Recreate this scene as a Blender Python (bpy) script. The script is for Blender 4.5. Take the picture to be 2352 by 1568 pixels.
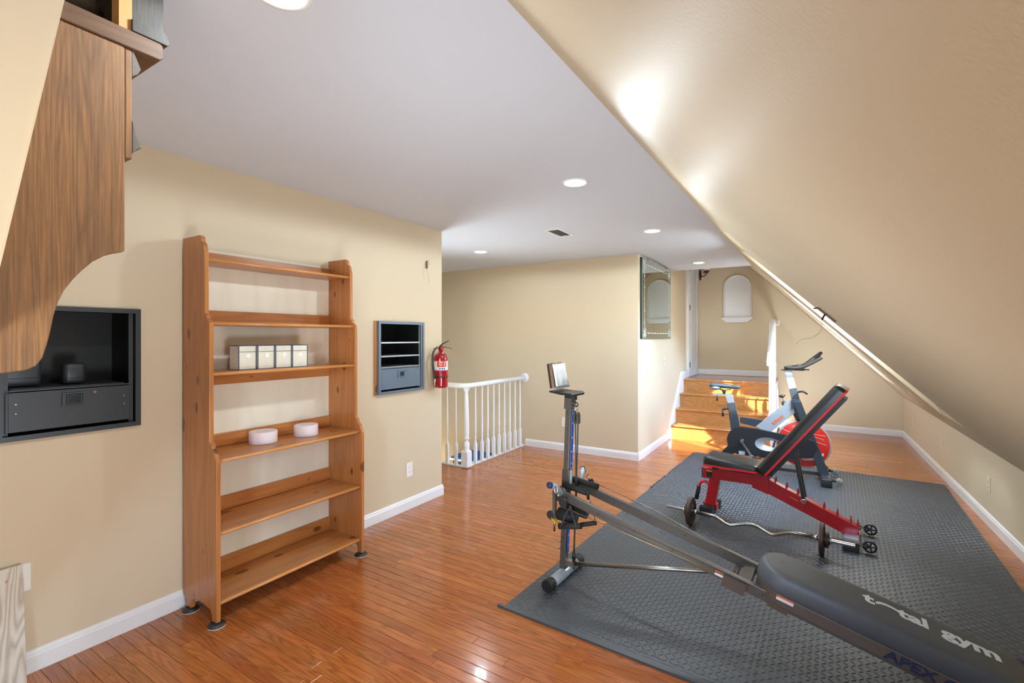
import bpy, bmesh, math, random
from mathutils import Vector, Matrix
random.seed(7)
PI=math.pi
for o in list(bpy.data.objects): bpy.data.objects.remove(o)
SC=bpy.context.scene; COL=SC.collection

# ---------------------------------------------------------------- camera
H=1.46; YAW=math.atan2(676,1093.)
cd=bpy.data.cameras.new('camera'); cam=bpy.data.objects.new('camera',cd); COL.objects.link(cam)
cam.location=(0,0,H); cam.rotation_euler=(PI/2,0,YAW)
cd.sensor_width=36; cd.sensor_fit='HORIZONTAL'; cd.lens=36*1093/2352.; cd.shift_y=-10/2352.; cd.clip_start=.02
SC.camera=cam
# ---------------------------------------------------------------- view, world, sun, lights
vs=SC.view_settings; vs.view_transform='Standard'; vs.look='None'; vs.gamma=1; vs.use_curve_mapping=False; vs.exposure=1.18
SC.display_settings.display_device='sRGB'
w=bpy.data.worlds.new('sky'); SC.world=w; w.use_nodes=True; nt=w.node_tree
sky=nt.nodes.new('ShaderNodeTexSky'); sky.sky_type='NISHITA'; sky.sun_disc=False
sky.sun_elevation=math.radians(35); sky.sun_rotation=math.radians(140); sky.air_density=1; sky.dust_density=.1; sky.ozone_density=3
hz=nt.nodes.new('ShaderNodeMix'); hz.data_type='RGBA'; hz.inputs[0].default_value=.6; hz.inputs[7].default_value=(.30,.40,.52,1)   # thin even haze over the blue
nt.links.new(sky.outputs[0],hz.inputs[6]); nt.links.new(hz.outputs[2],nt.nodes['Background'].inputs[0]); nt.nodes['Background'].inputs[1].default_value=8
SUN_DIR=Vector((-1.6,1.94,-1.85)).normalized()
sl=bpy.data.lights.new('sun','SUN'); sl.energy=11.0; sl.angle=math.radians(.6); sl.color=(1,.93,.82)
so=bpy.data.objects.new('sun',sl); COL.objects.link(so); so.rotation_euler=SUN_DIR.to_track_quat('-Z','Y').to_euler(); so.location=(3,-3,5)
def area_light(name,loc,direction,sx,sy,e,c=(1,1,1)):
    l=bpy.data.lights.new(name,'AREA'); l.shape='RECTANGLE'; l.size=sx; l.size_y=sy; l.energy=e; l.color=c
    o=bpy.data.objects.new(name,l); COL.objects.link(o); o.location=loc
    o.rotation_euler=Vector(direction).to_track_quat('-Z','Y').to_euler(); return o
# added fill light behind the camera, at an assumed gable window out of view
area_light('rear_fill',(-.2,-1.30,1.6),(-.75,1,-.4),.48,.68,14,(.62,.81,1))
def fill_spot(name,loc,aim,e,ang=130,r=.25,c=(.82,.92,1)):
    l=bpy.data.lights.new(name,'SPOT'); l.energy=e; l.spot_size=math.radians(ang); l.spot_blend=1; l.shadow_soft_size=r; l.color=c
    o=bpy.data.objects.new(name,l); COL.objects.link(o); o.location=loc; o.rotation_euler=Vector(aim).to_track_quat('-Z','Y').to_euler()
# unseen fill spots, added to brighten the room in place of bounced flash
fill_spot('ceiling_fill',(-.9,1.15,.18),(-.0,.5,1.0),46,140)
fill_spot('side_fill',(.5,.55,.55),(-1,.3,.08),62,120,.3,(.86,.93,1))  # added fill for the left wall and the near floor
fill_spot('stairwell_fill',(-3.6,3.72,.5),(.6,-.15,1.0),62,105)  # added fill for the ceiling, hidden past the end of the left wall
fill_spot('stairwell_fill',(-3.6,3.72,.9),(1,.12,.06),16,80)  # added fill aimed across the room at the knee wall
fill_spot('far_fill',(.05,6.55,.14),(-.12,.85,.8),70,115)  # added fill for the end wall and landing
CANS=[(-1.264,.80),(-1.247,2.777),(-1.209,4.414),(-3.181,4.459),(-1.204,6.621)]
CAN_E=[7,13,12,4,2.5]
for (x,y),e in zip(CANS,CAN_E):
    l=bpy.data.lights.new('recessed_bulb','SPOT'); l.energy=e*2.1; l.spot_size=math.radians(176); l.spot_blend=.12; l.shadow_soft_size=.05; l.color=(.79,.91,1)
    o=bpy.data.objects.new('recessed_bulb',l); COL.objects.link(o); o.location=(x,y,2.415)

# ---------------------------------------------------------------- materials
def s2l(c):
    return tuple(((x/255.)/12.92 if x/255.<=.04045 else ((x/255.+.055)/1.055)**2.4) for x in c)+(1,)
def newmat(n):
    m=bpy.data.materials.new(n); m.use_nodes=True; nt=m.node_tree
    return m,nt,nt.nodes['Principled BSDF']
def N(nt,t,**k):
    n=nt.nodes.new(t)
    for a,b in k.items(): setattr(n,a,b)
    return n
def mathn(nt,op,a,b=None):
    n=N(nt,'ShaderNodeMath',operation=op)
    for i,x in enumerate((a,b)):
        if x is None: continue
        if isinstance(x,(int,float)): n.inputs[i].default_value=x
        else: nt.links.new(x,n.inputs[i])
    return n.outputs[0]
def mixc(nt,f,a,b,bt='MIX'):
    n=N(nt,'ShaderNodeMix',data_type='RGBA',blend_type=bt)
    for i,x in ((0,f),(6,a),(7,b)):
        if isinstance(x,(int,float,tuple)): n.inputs[i].default_value=x
        else: nt.links.new(x,n.inputs[i])
    return n.outputs[2]
def plain(n,rgb,rough=.5,metal=0,bump=0,bscale=200,spec=.5,var=0,vscale=3,coat=0,bdist=.001):
    m,nt,p=newmat(n); c=s2l(rgb)
    p.inputs['Base Color'].default_value=c; p.inputs['Roughness'].default_value=rough; p.inputs['Metallic'].default_value=metal
    p.inputs['Specular IOR Level'].default_value=spec
    if coat: p.inputs['Coat Weight'].default_value=coat; p.inputs['Coat Roughness'].default_value=.08
    tc=N(nt,'ShaderNodeTexCoord')
    if bump:
        nz=N(nt,'ShaderNodeTexNoise'); nz.inputs['Scale'].default_value=bscale; nz.inputs['Detail'].default_value=3
        nt.links.new(tc.outputs['Object'],nz.inputs['Vector'])
        b=N(nt,'ShaderNodeBump'); b.inputs['Strength'].default_value=bump; b.inputs['Distance'].default_value=bdist
        nt.links.new(nz.outputs['Fac'],b.inputs['Height']); nt.links.new(b.outputs[0],p.inputs['Normal'])
    nz=N(nt,'ShaderNodeTexNoise'); nz.inputs['Scale'].default_value=vscale; nz.inputs['Detail'].default_value=4
    nt.links.new(tc.outputs['Object'],nz.inputs['Vector'])
    v=var or .03
    k=mathn(nt,'ADD',mathn(nt,'MULTIPLY',nz.outputs['Fac'],2*v),1-v)
    vm=N(nt,'ShaderNodeVectorMath',operation='SCALE'); vm.inputs[0].default_value=c[:3]; nt.links.new(k,vm.inputs['Scale'])
    nt.links.new(vm.outputs[0],p.inputs['Base Color'])
    return m
def emit(n,rgb,s):
    m,nt,p=newmat(n); p.inputs['Base Color'].default_value=s2l(rgb); p.inputs['Emission Color'].default_value=s2l(rgb); p.inputs['Emission Strength'].default_value=s
    return m
def wood(n,light,mid,dark,axis=0,rough=.25,lines=9,linestr=.5,lscale=1.6,across=14,fine=.25,var=.25,knots=False,kscale=7,coat=0,bump=.15,stain=0,fsc=(6,260)):
    """grain runs along local axis; each island/object gets its own piece of the pattern"""
    m,nt,p=newmat(n)
    tc=N(nt,'ShaderNodeTexCoord'); oi=N(nt,'ShaderNodeObjectInfo'); ge=N(nt,'ShaderNodeNewGeometry')
    r=mathn(nt,'FRACT',mathn(nt,'ADD',mathn(nt,'MULTIPLY',oi.outputs['Random'],7.31),mathn(nt,'MULTIPLY',ge.outputs['Random Per Island'],13.7)))
    cx=N(nt,'ShaderNodeCombineXYZ')
    for i,k in enumerate((37.,53.,71.)): nt.links.new(mathn(nt,'MULTIPLY',r,k),cx.inputs[i])
    va=N(nt,'ShaderNodeVectorMath',operation='ADD'); nt.links.new(tc.outputs['Object'],va.inputs[0]); nt.links.new(cx.outputs[0],va.inputs[1])
    def mapn(al,ac):
        mp=N(nt,'ShaderNodeMapping'); s=[ac]*3; s[axis]=al; mp.inputs['Scale'].default_value=s
        nt.links.new(va.outputs[0],mp.inputs['Vector']); return mp.outputs[0]
    n1=N(nt,'ShaderNodeTexNoise'); n1.inputs['Scale'].default_value=1; n1.inputs['Detail'].default_value=1.5; n1.inputs['Roughness'].default_value=.4
    nt.links.new(mapn(lscale,across),n1.inputs['Vector'])
    pp=mathn(nt,'PINGPONG',mathn(nt,'MULTIPLY',n1.outputs['Fac'],lines),.5)
    ln=mathn(nt,'POWER',mathn(nt,'MULTIPLY',pp,2.0),1.7)
    n2=N(nt,'ShaderNodeTexNoise'); n2.inputs['Scale'].default_value=1; n2.inputs['Detail'].default_value=4; n2.inputs['Roughness'].default_value=.7
    nt.links.new(mapn(*fsc),n2.inputs['Vector'])
    n3=N(nt,'ShaderNodeTexNoise'); n3.inputs['Scale'].default_value=1; n3.inputs['Detail'].default_value=2
    nt.links.new(mapn(1.2,5),n3.inputs['Vector'])
    base=mixc(nt,n3.outputs['Fac'],s2l(light),s2l(mid))
    c=mixc(nt,mathn(nt,'MULTIPLY',ln,linestr),base,s2l(dark))
    c=mixc(nt,mathn(nt,'MULTIPLY',mathn(nt,'SUBTRACT',n2.outputs['Fac'],.35),fine*2),c,s2l(dark))
    # board to board tone
    hs=N(nt,'ShaderNodeHueSaturation'); nt.links.new(c,hs.inputs['Color'])
    r2=mathn(nt,'FRACT',mathn(nt,'MULTIPLY',r,17.3))
    nt.links.new(mathn(nt,'ADD',mathn(nt,'MULTIPLY',r2,var*2),1-var),hs.inputs['Value'])
    r3=mathn(nt,'FRACT',mathn(nt,'MULTIPLY',r,29.1))
    nt.links.new(mathn(nt,'ADD',mathn(nt,'MULTIPLY',r3,.007),.4965),hs.inputs['Hue'])
    c=hs.outputs[0]
    if knots:
        vo=N(nt,'ShaderNodeTexVoronoi'); vo.inputs['Scale'].default_value=1
        nt.links.new(mapn(kscale*.55,kscale),vo.inputs['Vector'])
        sp=N(nt,'ShaderNodeSeparateColor'); nt.links.new(vo.outputs['Color'],sp.inputs[0])
        rad=mathn(nt,'MULTIPLY',mathn(nt,'SUBTRACT',sp.outputs[0],.25),.36)
        k=N(nt,'ShaderNodeMapRange'); nt.links.new(mathn(nt,'SUBTRACT',vo.outputs['Distance'],rad),k.inputs[0])
        k.inputs[1].default_value=-.02; k.inputs[2].default_value=.035; k.inputs[3].default_value=1; k.inputs[4].default_value=0
        c=mixc(nt,mathn(nt,'MULTIPLY',k.outputs[0],.8),c,s2l((88,44,18)))
    if stain:
        n4=N(nt,'ShaderNodeTexNoise'); n4.inputs['Scale'].default_value=1; n4.inputs['Detail'].default_value=5
        nt.links.new(mapn(3,7),n4.inputs['Vector'])
        k=N(nt,'ShaderNodeMapRange'); nt.links.new(n4.outputs['Fac'],k.inputs[0]); k.inputs[1].default_value=.5; k.inputs[2].default_value=.72
        c=mixc(nt,mathn(nt,'MULTIPLY',k.outputs[0],stain),c,s2l(dark))
    nt.links.new(c,p.inputs['Base Color'])
    p.inputs['Roughness'].default_value=rough
    if coat: p.inputs['Coat Weight'].default_value=coat; p.inputs['Coat Roughness'].default_value=.06
    b=N(nt,'ShaderNodeBump'); b.inputs['Strength'].default_value=bump; b.inputs['Distance'].default_value=.0006
    nt.links.new(mathn(nt,'ADD',mathn(nt,'MULTIPLY',n2.outputs['Fac'],.5),n3.outputs['Fac']),b.inputs['Height']); nt.links.new(b.outputs[0],p.inputs['Normal'])
    return m
M={}
M['wall']=plain('beige_wall_paint',(214,197,167),.55,bump=.12,bscale=260,var=.015,vscale=1.5)
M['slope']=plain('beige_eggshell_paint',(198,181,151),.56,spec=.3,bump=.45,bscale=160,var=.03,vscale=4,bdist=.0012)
M['ceil']=plain('white_ceiling_paint',(210,214,220),.7,bump=.1,bscale=200,var=.015)
M['trim']=plain('white_gloss_paint',(232,232,232),.3)
M['white']=plain('white_plastic',(238,236,230),.35)
M['door']=plain('white_door_paint',(226,230,236),.35)
M['cream']=plain('cream_plastic',(220,208,182),.4)
M['black']=plain('black_rubber',(22,22,23),.5,spec=.8,bump=.1)
M['foam']=plain('black_foam_grip',(26,24,23),.75,bump=.4,bscale=600)
M['blkmetal']=plain('black_powder_coat',(34,36,38),.35,bump=.1,bscale=500)
M['rack']=plain('charcoal_rack_metal',(62,66,70),.4,metal=.3,bump=.15,bscale=500)
M['rack2']=plain('blue_grey_rack_metal',(104,120,136),.4,metal=.2,bump=.1,bscale=500)
M['inner']=plain('dark_rack_interior',(20,22,20),.5)
M['edge']=plain('raw_steel_edge',(170,180,188),.3,metal=.7)
M['chrome']=plain('chrome',(205,205,208),.16,metal=1)
M['steel']=plain('brushed_steel',(168,164,158),.3,metal=1,bump=.05)
M['brass']=plain('worn_brass_steel',(176,156,120),.35,metal=.8)
M['gymgrey']=plain('pewter_tube_paint',(86,80,73),.38,metal=.2)
M['silver']=plain('silver_tube_paint',(172,182,190),.3,metal=.45)
M['gymframe']=plain('taupe_plastic_frame',(88,75,65),.42)
M['vinyl']=plain('black_vinyl',(78,84,90),.5,spec=.8,bump=.2,bscale=350,bdist=.0006,var=.08,vscale=6)
M['vinyl2']=plain('black_vinyl_bench',(36,36,37),.32,bump=.2,bscale=60,bdist=.003,var=.05)
M['grey']=plain('grey_vinyl',(160,160,160),.45)
M['mat']=plain('charcoal_eva_foam',(60,66,73),.44,spec=.9,bump=.2,bscale=900,var=.08,vscale=5)
M['red']=plain('red_powder_coat',(172,22,30),.32,coat=.3)
M['redv']=plain('red_vinyl',(222,28,40),.4)
M['redbright']=plain('flywheel_red',(208,38,26),.3,coat=.4)
M['extred']=plain('extinguisher_red',(158,12,28),.18,coat=.6)
M['rust']=plain('rusty_cast_iron',(84,68,60),.55,metal=.6,bump=.5,bscale=80,var=.2,vscale=30)
M['blue']=plain('royal_blue_decal',(18,84,190),.4)
M['navy']=plain('navy_letters',(22,38,76),.5)
M['lettgrey']=plain('pale_grey_letters',(196,200,202),.5)
M['orange']=plain('orange_print',(226,96,40),.5)
M['yellow']=plain('yellow_tag',(222,184,20),.5)
M['paper']=plain('white_card',(226,232,236),.35,var=.06,vscale=30)
M['brown']=plain('brown_card_edge',(126,96,76),.6)
M['candle']=plain('lilac_white_wax',(226,208,208),.4); M['candle'].node_tree.nodes['Principled BSDF'].inputs['Subsurface Weight'].default_value=.3
M['box']=plain('ivory_carton',(222,216,198),.6)
M['boxblue']=plain('slate_blue_edging',(66,84,110),.6)
M['medal']=plain('pearly_seal',(240,240,234),.35)
M['ply']=wood('pale_plywood',(236,226,208),(226,214,192),(200,186,162),axis=2,rough=.5,lines=5,linestr=.25,lscale=1,across=4,fine=.2,var=.05)
P1,P2,P3=(198,134,74),(178,106,52),(122,66,30)
for i,a in enumerate('xyz'): M['pine'+a]=wood('honey_pine_'+a,P1,P2,P3,axis=i,rough=.3,lines=7,linestr=.35,lscale=.8,across=9,fine=.15,var=.06,knots=True,kscale=12,coat=.15)
M['nose']=plain('pine_shelf_nosing',(206,140,78),.3,var=.1,vscale=12)
M['floor']=wood('red_oak_strip',(196,120,62),(174,94,42),(112,56,24),axis=0,rough=.2,lines=11,linestr=.55,lscale=1.5,across=22,fine=.4,var=.13,coat=.35,bump=.04)
M['stair']=wood('honey_oak_stair',(206,150,88),(190,128,66),(140,86,40),axis=0,rough=.25,lines=12,linestr=.45,lscale=1.6,across=10,fine=.25,var=.06,coat=.2)
M['sub']=plain('dark_floor_gap',(46,22,12),.8)
M['oak']=wood('aged_brown_oak',(160,114,64),(132,92,54),(60,42,28),axis=2,rough=.65,lines=13,linestr=.34,lscale=1.0,across=20,fine=.8,fsc=(7,190),var=.03,stain=.25,bump=.4)
M['oaky']=wood('aged_brown_oak_y',(122,82,46),(98,64,36),(52,34,22),axis=1,rough=.62,lines=7,linestr=.4,lscale=1.5,across=16,fine=.4,var=.03,stain=.35,bump=.4)
M['darkoak']=wood('grey_weathered_oak',(74,62,46),(54,45,33),(28,23,17),axis=2,rough=.6,lines=16,linestr=.8,lscale=1.5,across=60,fine=1.0,var=.03,bump=1,fsc=(8,160))
M['freshoak']=wood('bare_yellow_oak',(190,142,82),(174,124,66),(130,88,46),axis=2,rough=.5,lines=5,linestr=.25,fine=.2,var=.03)
M['whitepine']=wood('white_washed_pine',(228,222,208),(220,214,200),(160,142,118),axis=2,rough=.5,lines=12,linestr=.7,lscale=1.6,across=12,fine=.3,var=.02)
M['bronze']=plain('dark_bronze',(66,50,38),.45,metal=.5)
M['frost']=plain('frosted_glass_shade',(236,230,214),.4)
M['mirror']=plain('mirror_silver',(214,226,220),.03,metal=1)
M['etch']=plain('etched_glass_line',(222,240,238),.5)
M['gedge']=plain('green_glass_edge',(110,150,140),.1)
M['bluebin']=plain('blue_plastic',(20,92,170),.35)
M['navybin']=plain('navy_plastic',(26,30,48),.4)
M['glow']=emit('lamp_glow',(255,250,240),9)
M['rim']=plain('white_lamp_rim',(236,236,232),.35)
M['vent']=plain('vent_grey',(142,142,140),.5)
M['plaster']=plain('chalky_plaster',(100,92,84),.8,bump=.6,bscale=60,bdist=.003)
M['clear']=plain('clear_wheel_plastic',(150,150,144),.15)
M['satin']=plain('grey_saddle_gel',(150,154,156),.45)
M['bikesteel']=plain('bike_charcoal_paint',(48,56,64),.33,coat=.3)
M['bikesilver']=plain('bike_silver_paint',(176,184,190),.3,metal=.4)
M['leaf']=plain('pale_blue_label',(196,214,220),.5)
M['glass']=newmat('skylight_glass')[0]
nt=M['glass'].node_tree; nt.nodes.remove(nt.nodes['Principled BSDF'])
tr=N(nt,'ShaderNodeBsdfTransparent'); gl=N(nt,'ShaderNodeBsdfGlossy'); gl.inputs['Roughness'].default_value=.02; fr=N(nt,'ShaderNodeFresnel'); mx=N(nt,'ShaderNodeMixShader')
nt.links.new(fr.outputs[0],mx.inputs[0]); nt.links.new(tr.outputs[0],mx.inputs[1]); nt.links.new(gl.outputs[0],mx.inputs[2]); nt.links.new(mx.outputs[0],nt.nodes['Material Output'].inputs[0])

# ---------------------------------------------------------------- mesh builder
def basis(d,up=(0,0,1)):
    z=Vector(d).normalized(); u=Vector(up)
    if abs(z.dot(u))>.98: u=Vector((1,0,0))
    x=u.cross(z).normalized(); y=z.cross(x); return x,y,z
class MB:
    def __init__(s): s.v=[]; s.f=[]; s.s=[]
    def add(s,vs,fs,smooth=False):
        n=len(s.v); s.v+= [tuple(v) for v in vs]; s.f+=[tuple(i+n for i in f) for f in fs]; s.s+=[smooth]*len(fs); return s
    def box(s,c,d,R=None):
        c=Vector(c); q=[Vector((sx*d[0]/2,sy*d[1]/2,sz*d[2]/2)) for sz in(-1,1) for sy in(-1,1) for sx in(-1,1)]
        if R is not None: q=[R@p for p in q]
        return s.add([c+p for p in q],[(0,2,3,1),(4,5,7,6),(0,1,5,4),(2,6,7,3),(0,4,6,2),(1,3,7,5)])
    def bx(s,x0,x1,y0,y1,z0,z1): return s.box(((x0+x1)/2,(y0+y1)/2,(z0+z1)/2),(abs(x1-x0),abs(y1-y0),abs(z1-z0)))
    def bar(s,a,b,wd,ht,up=(0,0,1)):
        a=Vector(a); b=Vector(b); x,y,z=basis(b-a,up); q=[]
        for p in(a,b):
            for sx,sy in((-1,-1),(1,-1),(1,1),(-1,1)): q.append(p+x*sx*wd/2+y*sy*ht/2)
        return s.add(q,[(3,2,1,0),(4,5,6,7),(0,1,5,4),(1,2,6,5),(2,3,7,6),(3,0,4,7)])
    def tube(s,pts,r,n=10,caps=True,closed=False,flat=None):
        pts=[Vector(p) for p in pts]; m=len(pts); rs=r if isinstance(r,(list,tuple)) else [r]*m
        q=[];px=None
        for i,p in enumerate(pts):
            if closed: t=(pts[(i+1)%m]-pts[i-1])
            else: t=pts[min(i+1,m-1)]-pts[max(i-1,0)]
            t.normalize()
            if px is None: x,y,_=basis(t)
            else:
                x=px-t*px.dot(t); x.normalize(); y=t.cross(x)
            px=x
            for k in range(n):
                a=2*PI*k/n; q.append(p+x*math.cos(a)*rs[i]+y*math.sin(a)*rs[i]*(flat or 1))
        fs=[]
        for i in range(m if closed else m-1):
            for k in range(n):
                a=i*n+k; b=i*n+(k+1)%n; j=((i+1)%m)*n; fs.append((a,b,j+(k+1)%n,j+k))
        s.add(q,fs,True)
        if caps and not closed:
            nn=len(s.v)-len(q); s.f+=[tuple(nn+k for k in range(n))[::-1],tuple(nn+(m-1)*n+k for k in range(n))]; s.s+=[False,False]
        return s
    def cyl(s,a,b,r,r2=None,n=20,caps=True): return s.tube([a,b],[r,r if r2 is None else r2],n,caps)
    def lathe(s,prof,o=(0,0,0),d=(0,0,1),n=20,caps=True):
        o=Vector(o); x,y,z=basis(d); m=len(prof); q=[]
        for r,h in prof:
            for k in range(n):
                a=2*PI*k/n; q.append(o+z*h+x*math.cos(a)*r+y*math.sin(a)*r)
        fs=[(i*n+k,i*n+(k+1)%n,(i+1)*n+(k+1)%n,(i+1)*n+k) for i in range(m-1) for k in range(n)]
        s.add(q,fs,True)
        if caps:
            nn=len(s.v)-len(q); s.f+=[tuple(nn+k for k in range(n))[::-1],tuple(nn+(m-1)*n+k for k in range(n))]; s.s+=[False,False]
        return s
    def prism(s,poly,a,b,fn,smooth=False):
        """poly of 2D points, fn(u,v,w) -> 3D, extruded w from a to b"""
        n=len(poly); q=[fn(u,v,a) for u,v in poly]+[fn(u,v,b) for u,v in poly]
        s.add(q,[tuple(range(n))[::-1],tuple(range(n,2*n))])
        nn=len(s.v)-2*n
        for i in range(n): s.f.append((nn+i,nn+(i+1)%n,nn+n+(i+1)%n,nn+n+i)); s.s.append(smooth)
        return s
    def ell(s,c,r,n=16,m=10,R=None):
        q=[]; c=Vector(c)
        for i in range(m+1):
            t=PI*i/m
            for k in range(n):
                a=2*PI*k/n; p=Vector((r[0]*math.sin(t)*math.cos(a),r[1]*math.sin(t)*math.sin(a),r[2]*math.cos(t)))
                q.append(c+(R@p if R else p))
        return s.add(q,[(i*n+k,(i+1)*n+k,(i+1)*n+(k+1)%n,i*n+(k+1)%n) for i in range(m) for k in range(n)],True)
    def mesh(s,name):
        me=bpy.data.meshes.new(name); me.from_pydata(s.v,[],s.f); me.polygons.foreach_set('use_smooth',s.s)
        bm=bmesh.new(); bm.from_mesh(me); bmesh.ops.remove_doubles(bm,verts=bm.verts,dist=1e-6); bmesh.ops.recalc_face_normals(bm,faces=bm.faces); bm.to_mesh(me); bm.free()
        return me
def link(name,me,mat,parent=None,bev=0,seg=2):
    o=bpy.data.objects.new(name,me); COL.objects.link(o)
    if mat is not None and not me.materials: me.materials.append(M[mat] if isinstance(mat,str) else mat)
    if parent: o.parent=parent
    if bev:
        b=o.modifiers.new('bevel','BEVEL'); b.width=bev; b.segments=seg; b.limit_method='ANGLE'; b.angle_limit=math.radians(40)
    return o
def part(name,mb,mat,parent=None,label=None,bev=0,seg=2,kind=None):
    o=link(name,mb.mesh(name),mat,parent,bev,seg)
    if label: o['label']=label
    if kind: o['kind']=kind
    return o
def tag(o,label,cat,group=None):
    o['label']=label; o['category']=cat
    if group: o['group']=group
    return o
def thing(name,label,cat,loc=(0,0,0),rz=0,group=None):
    o=bpy.data.objects.new(name,None); COL.objects.link(o); o.location=loc; o.rotation_euler=(0,0,rz); o.empty_display_size=.05
    return tag(o,label,cat,group)
def struct(name,mb,mat,parent=None,bev=0):
    o=part(name,mb,mat,parent,bev=bev)
    if not parent: o['kind']='structure'
    return o
def rep(root,loc,rz=None,label=None):
    r=root.copy(); COL.objects.link(r); r.location=loc
    if rz is not None: r.rotation_euler=(0,0,rz)
    if label: r['label']=label
    for ch in root.children:
        c=ch.copy(); COL.objects.link(c); c.parent=r
        for g in ch.children:
            d=g.copy(); COL.objects.link(d); d.parent=c
    return r
def text(s,size,ext=.0006,bold=0,align='LEFT',sx=1):
    cu=bpy.data.curves.new('t','FONT'); cu.body=s; cu.size=size; cu.extrude=ext; cu.offset=bold; cu.align_x=align; cu.resolution_u=3
    o=bpy.data.objects.new('t',cu); me=bpy.data.meshes.new_from_object(o); bpy.data.objects.remove(o)
    for v in me.vertices: v.co.x*=sx
    return me
def lettering(name,s,size,mat,parent,origin,xd,yd,bold=0,align='LEFT',sx=1,ext=.0006,label=None):
    me=text(s,size,ext,bold,align,sx); x=Vector(xd).normalized(); y=Vector(yd); y=(y-x*y.dot(x)).normalized(); z=x.cross(y)
    R=Matrix((x,y,z)).transposed().to_4x4(); R.translation=Vector(origin); me.transform(R)
    o=link(name,me,mat,parent)
    if label: o['label']=label
    return o
def spline(pts,k=6):
    pts=[Vector(p) for p in pts]; P=[pts[0]]+pts+[pts[-1]]; out=[]
    for i in range(1,len(P)-2):
        a,b,c,d=P[i-1:i+3]
        for j in range(k):
            t=j/k; out.append(.5*((2*b)+(c-a)*t+(2*a-5*b+4*c-d)*t*t+(3*b-a-3*c+d)*t**3))
    out.append(pts[-1]); return out
def rrect(x0,x1,y0,y1,r,n=5):
    o=[]
    for cx,cy,a0 in((x1-r,y0+r,-90),(x1-r,y1-r,0),(x0+r,y1-r,90),(x0+r,y0+r,180)):
        for k in range(n+1):
            a=math.radians(a0+90*k/n); o.append((cx+r*math.cos(a),cy+r*math.sin(a)))
    return o
XYZ=lambda u,v,w:(u,v,w); XZY=lambda u,v,w:(u,w,v); YZX=lambda u,v,w:(w,u,v)
def grid_wall(mb,us,vs,holes,a,b,fn):
    """solid wall with rectangular holes: cells between cut lines"""
    us=sorted(set(us)); vs=sorted(set(vs))
    for i in range(len(us)-1):
        for j in range(len(vs)-1):
            cu,cv=(us[i]+us[i+1])/2,(vs[j]+vs[j+1])/2
            if any(h[0]<cu<h[1] and h[2]<cv<h[3] for h in holes): continue
            mb.prism([(us[i],vs[j]),(us[i+1],vs[j]),(us[i+1],vs[j+1]),(us[i],vs[j+1])],a,b,fn)

# ================================================================ ROOM
WX=-2.88; YE=3.415; YB=5.56; MX=-1.69; KX=1.21; YW=8.95; CH=2.44; YS=7.27; WELLX=-3.27; WELLY=4.29
C1=(.55,1.06,1.016,1.60); C2=(2.62,3.142,1.004,1.588)      # two cabinet openings in the left wall (Y0,Y1,Z0,Z1)
mb=MB(); h1=(C1[0]+.01,C1[1]-.01,C1[2]+.01,C1[3]-.01); h2=(C2[0]+.03,C2[1]-.01,C2[2]+.01,C2[3]-.01)
grid_wall(mb,[-1.2,YE,h1[0],h1[1],h2[0],h2[1]],[0,CH,h1[2],h1[3],h2[2],h2[3]],[h1,h2],WX-.12,WX,YZX)
struct('wall_left',mb,'wall')
mb=MB(); mb.bx(-5.3,MX-.12,YB,YB+.12,-1.0,CH); struct('wall_back',mb,'wall')
mb=MB()
DY0,DY1,DZ=8.26,8.86,2.80
grid_wall(mb,[YB,YW+.1,DY0,DY1],[0,.80,DZ,3.0],[(DY0,DY1,.80,DZ)],MX-.12,MX,YZX); struct('wall_stair_side',mb,'wall')
mb=MB(); mb.bx(-5.4,-5.3,YE,YB+.12,-1.0,CH); struct('wall_stairwell_far',mb,'wall')
mb=MB(); mb.bx(-5.3,WX-.121,YE-.10,YE-.001,-1.0,CH); struct('wall_stairwell_near',mb,'wall')
mb=MB(); mb.prism([(MX-.12,0),(KX+.3,0),(KX+.3,.55),(-1.2,3.25),(MX-.12,3.25)],YW,YW+.12,XZY); struct('wall_end',mb,'wall')
# knee wall and sloped ceiling with three skylight shafts
mb=MB(); mb.bx(KX,KX+.1,-1.2,YW,0,.60); struct('wall_knee_right',mb,'wall')
S0=Vector((-.745,2.44)); S1=Vector((1.21,.58))
def topx(y): return -.76+.0165*y
def sp(s,y,d=0):
    tx=topx(y); x=tx+(1.21-tx)*s; z=2.44+(.58-2.44)*s
    L=math.hypot(1.21-tx,1.86); nx,nz=1.86/L,(1.21-tx)/L
    return (x+nx*d,y,z+nz*d)
OP=[(.045,.885,4.76,5.46),(.07,.86,6.13,6.74),(.13,.83,7.24,7.86)]
GLZ=[(.27,.56),(.27,.56),(.50,.80)]
mb=MB()
sv=sorted(set([-.28,0,1.0]+[q for o in OP for q in o[:2]])); yv=sorted(set([-1.2,YW+.05]+[q for o in OP for q in o[2:]]))
for i in range(len(sv)-1):
    for j in range(len(yv)-1):
        cs,cy=(sv[i]+sv[i+1])/2,(yv[j]+yv[j+1])/2
        if any(o[0]<cs<o[1] and o[2]<cy<o[3] for o in OP): continue
        if sv[i+1]<=0 and yv[j+1]<=YS: continue
        y0=yv[j]
        if sv[i+1]<=0: y0=max(y0,YS)
        q=[sp(s,y,d) for d in(0,.03) for s,y in((sv[i],y0),(sv[i+1],y0),(sv[i+1],yv[j+1]),(sv[i],yv[j+1]))]
        mb.add(q,[(3,2,1,0),(4,5,6,7),(0,1,5,4),(1,2,6,5),(2,3,7,6),(3,0,4,7)])
slope=struct('ceiling_slope_right',mb,'slope')
mb=MB()
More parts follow.
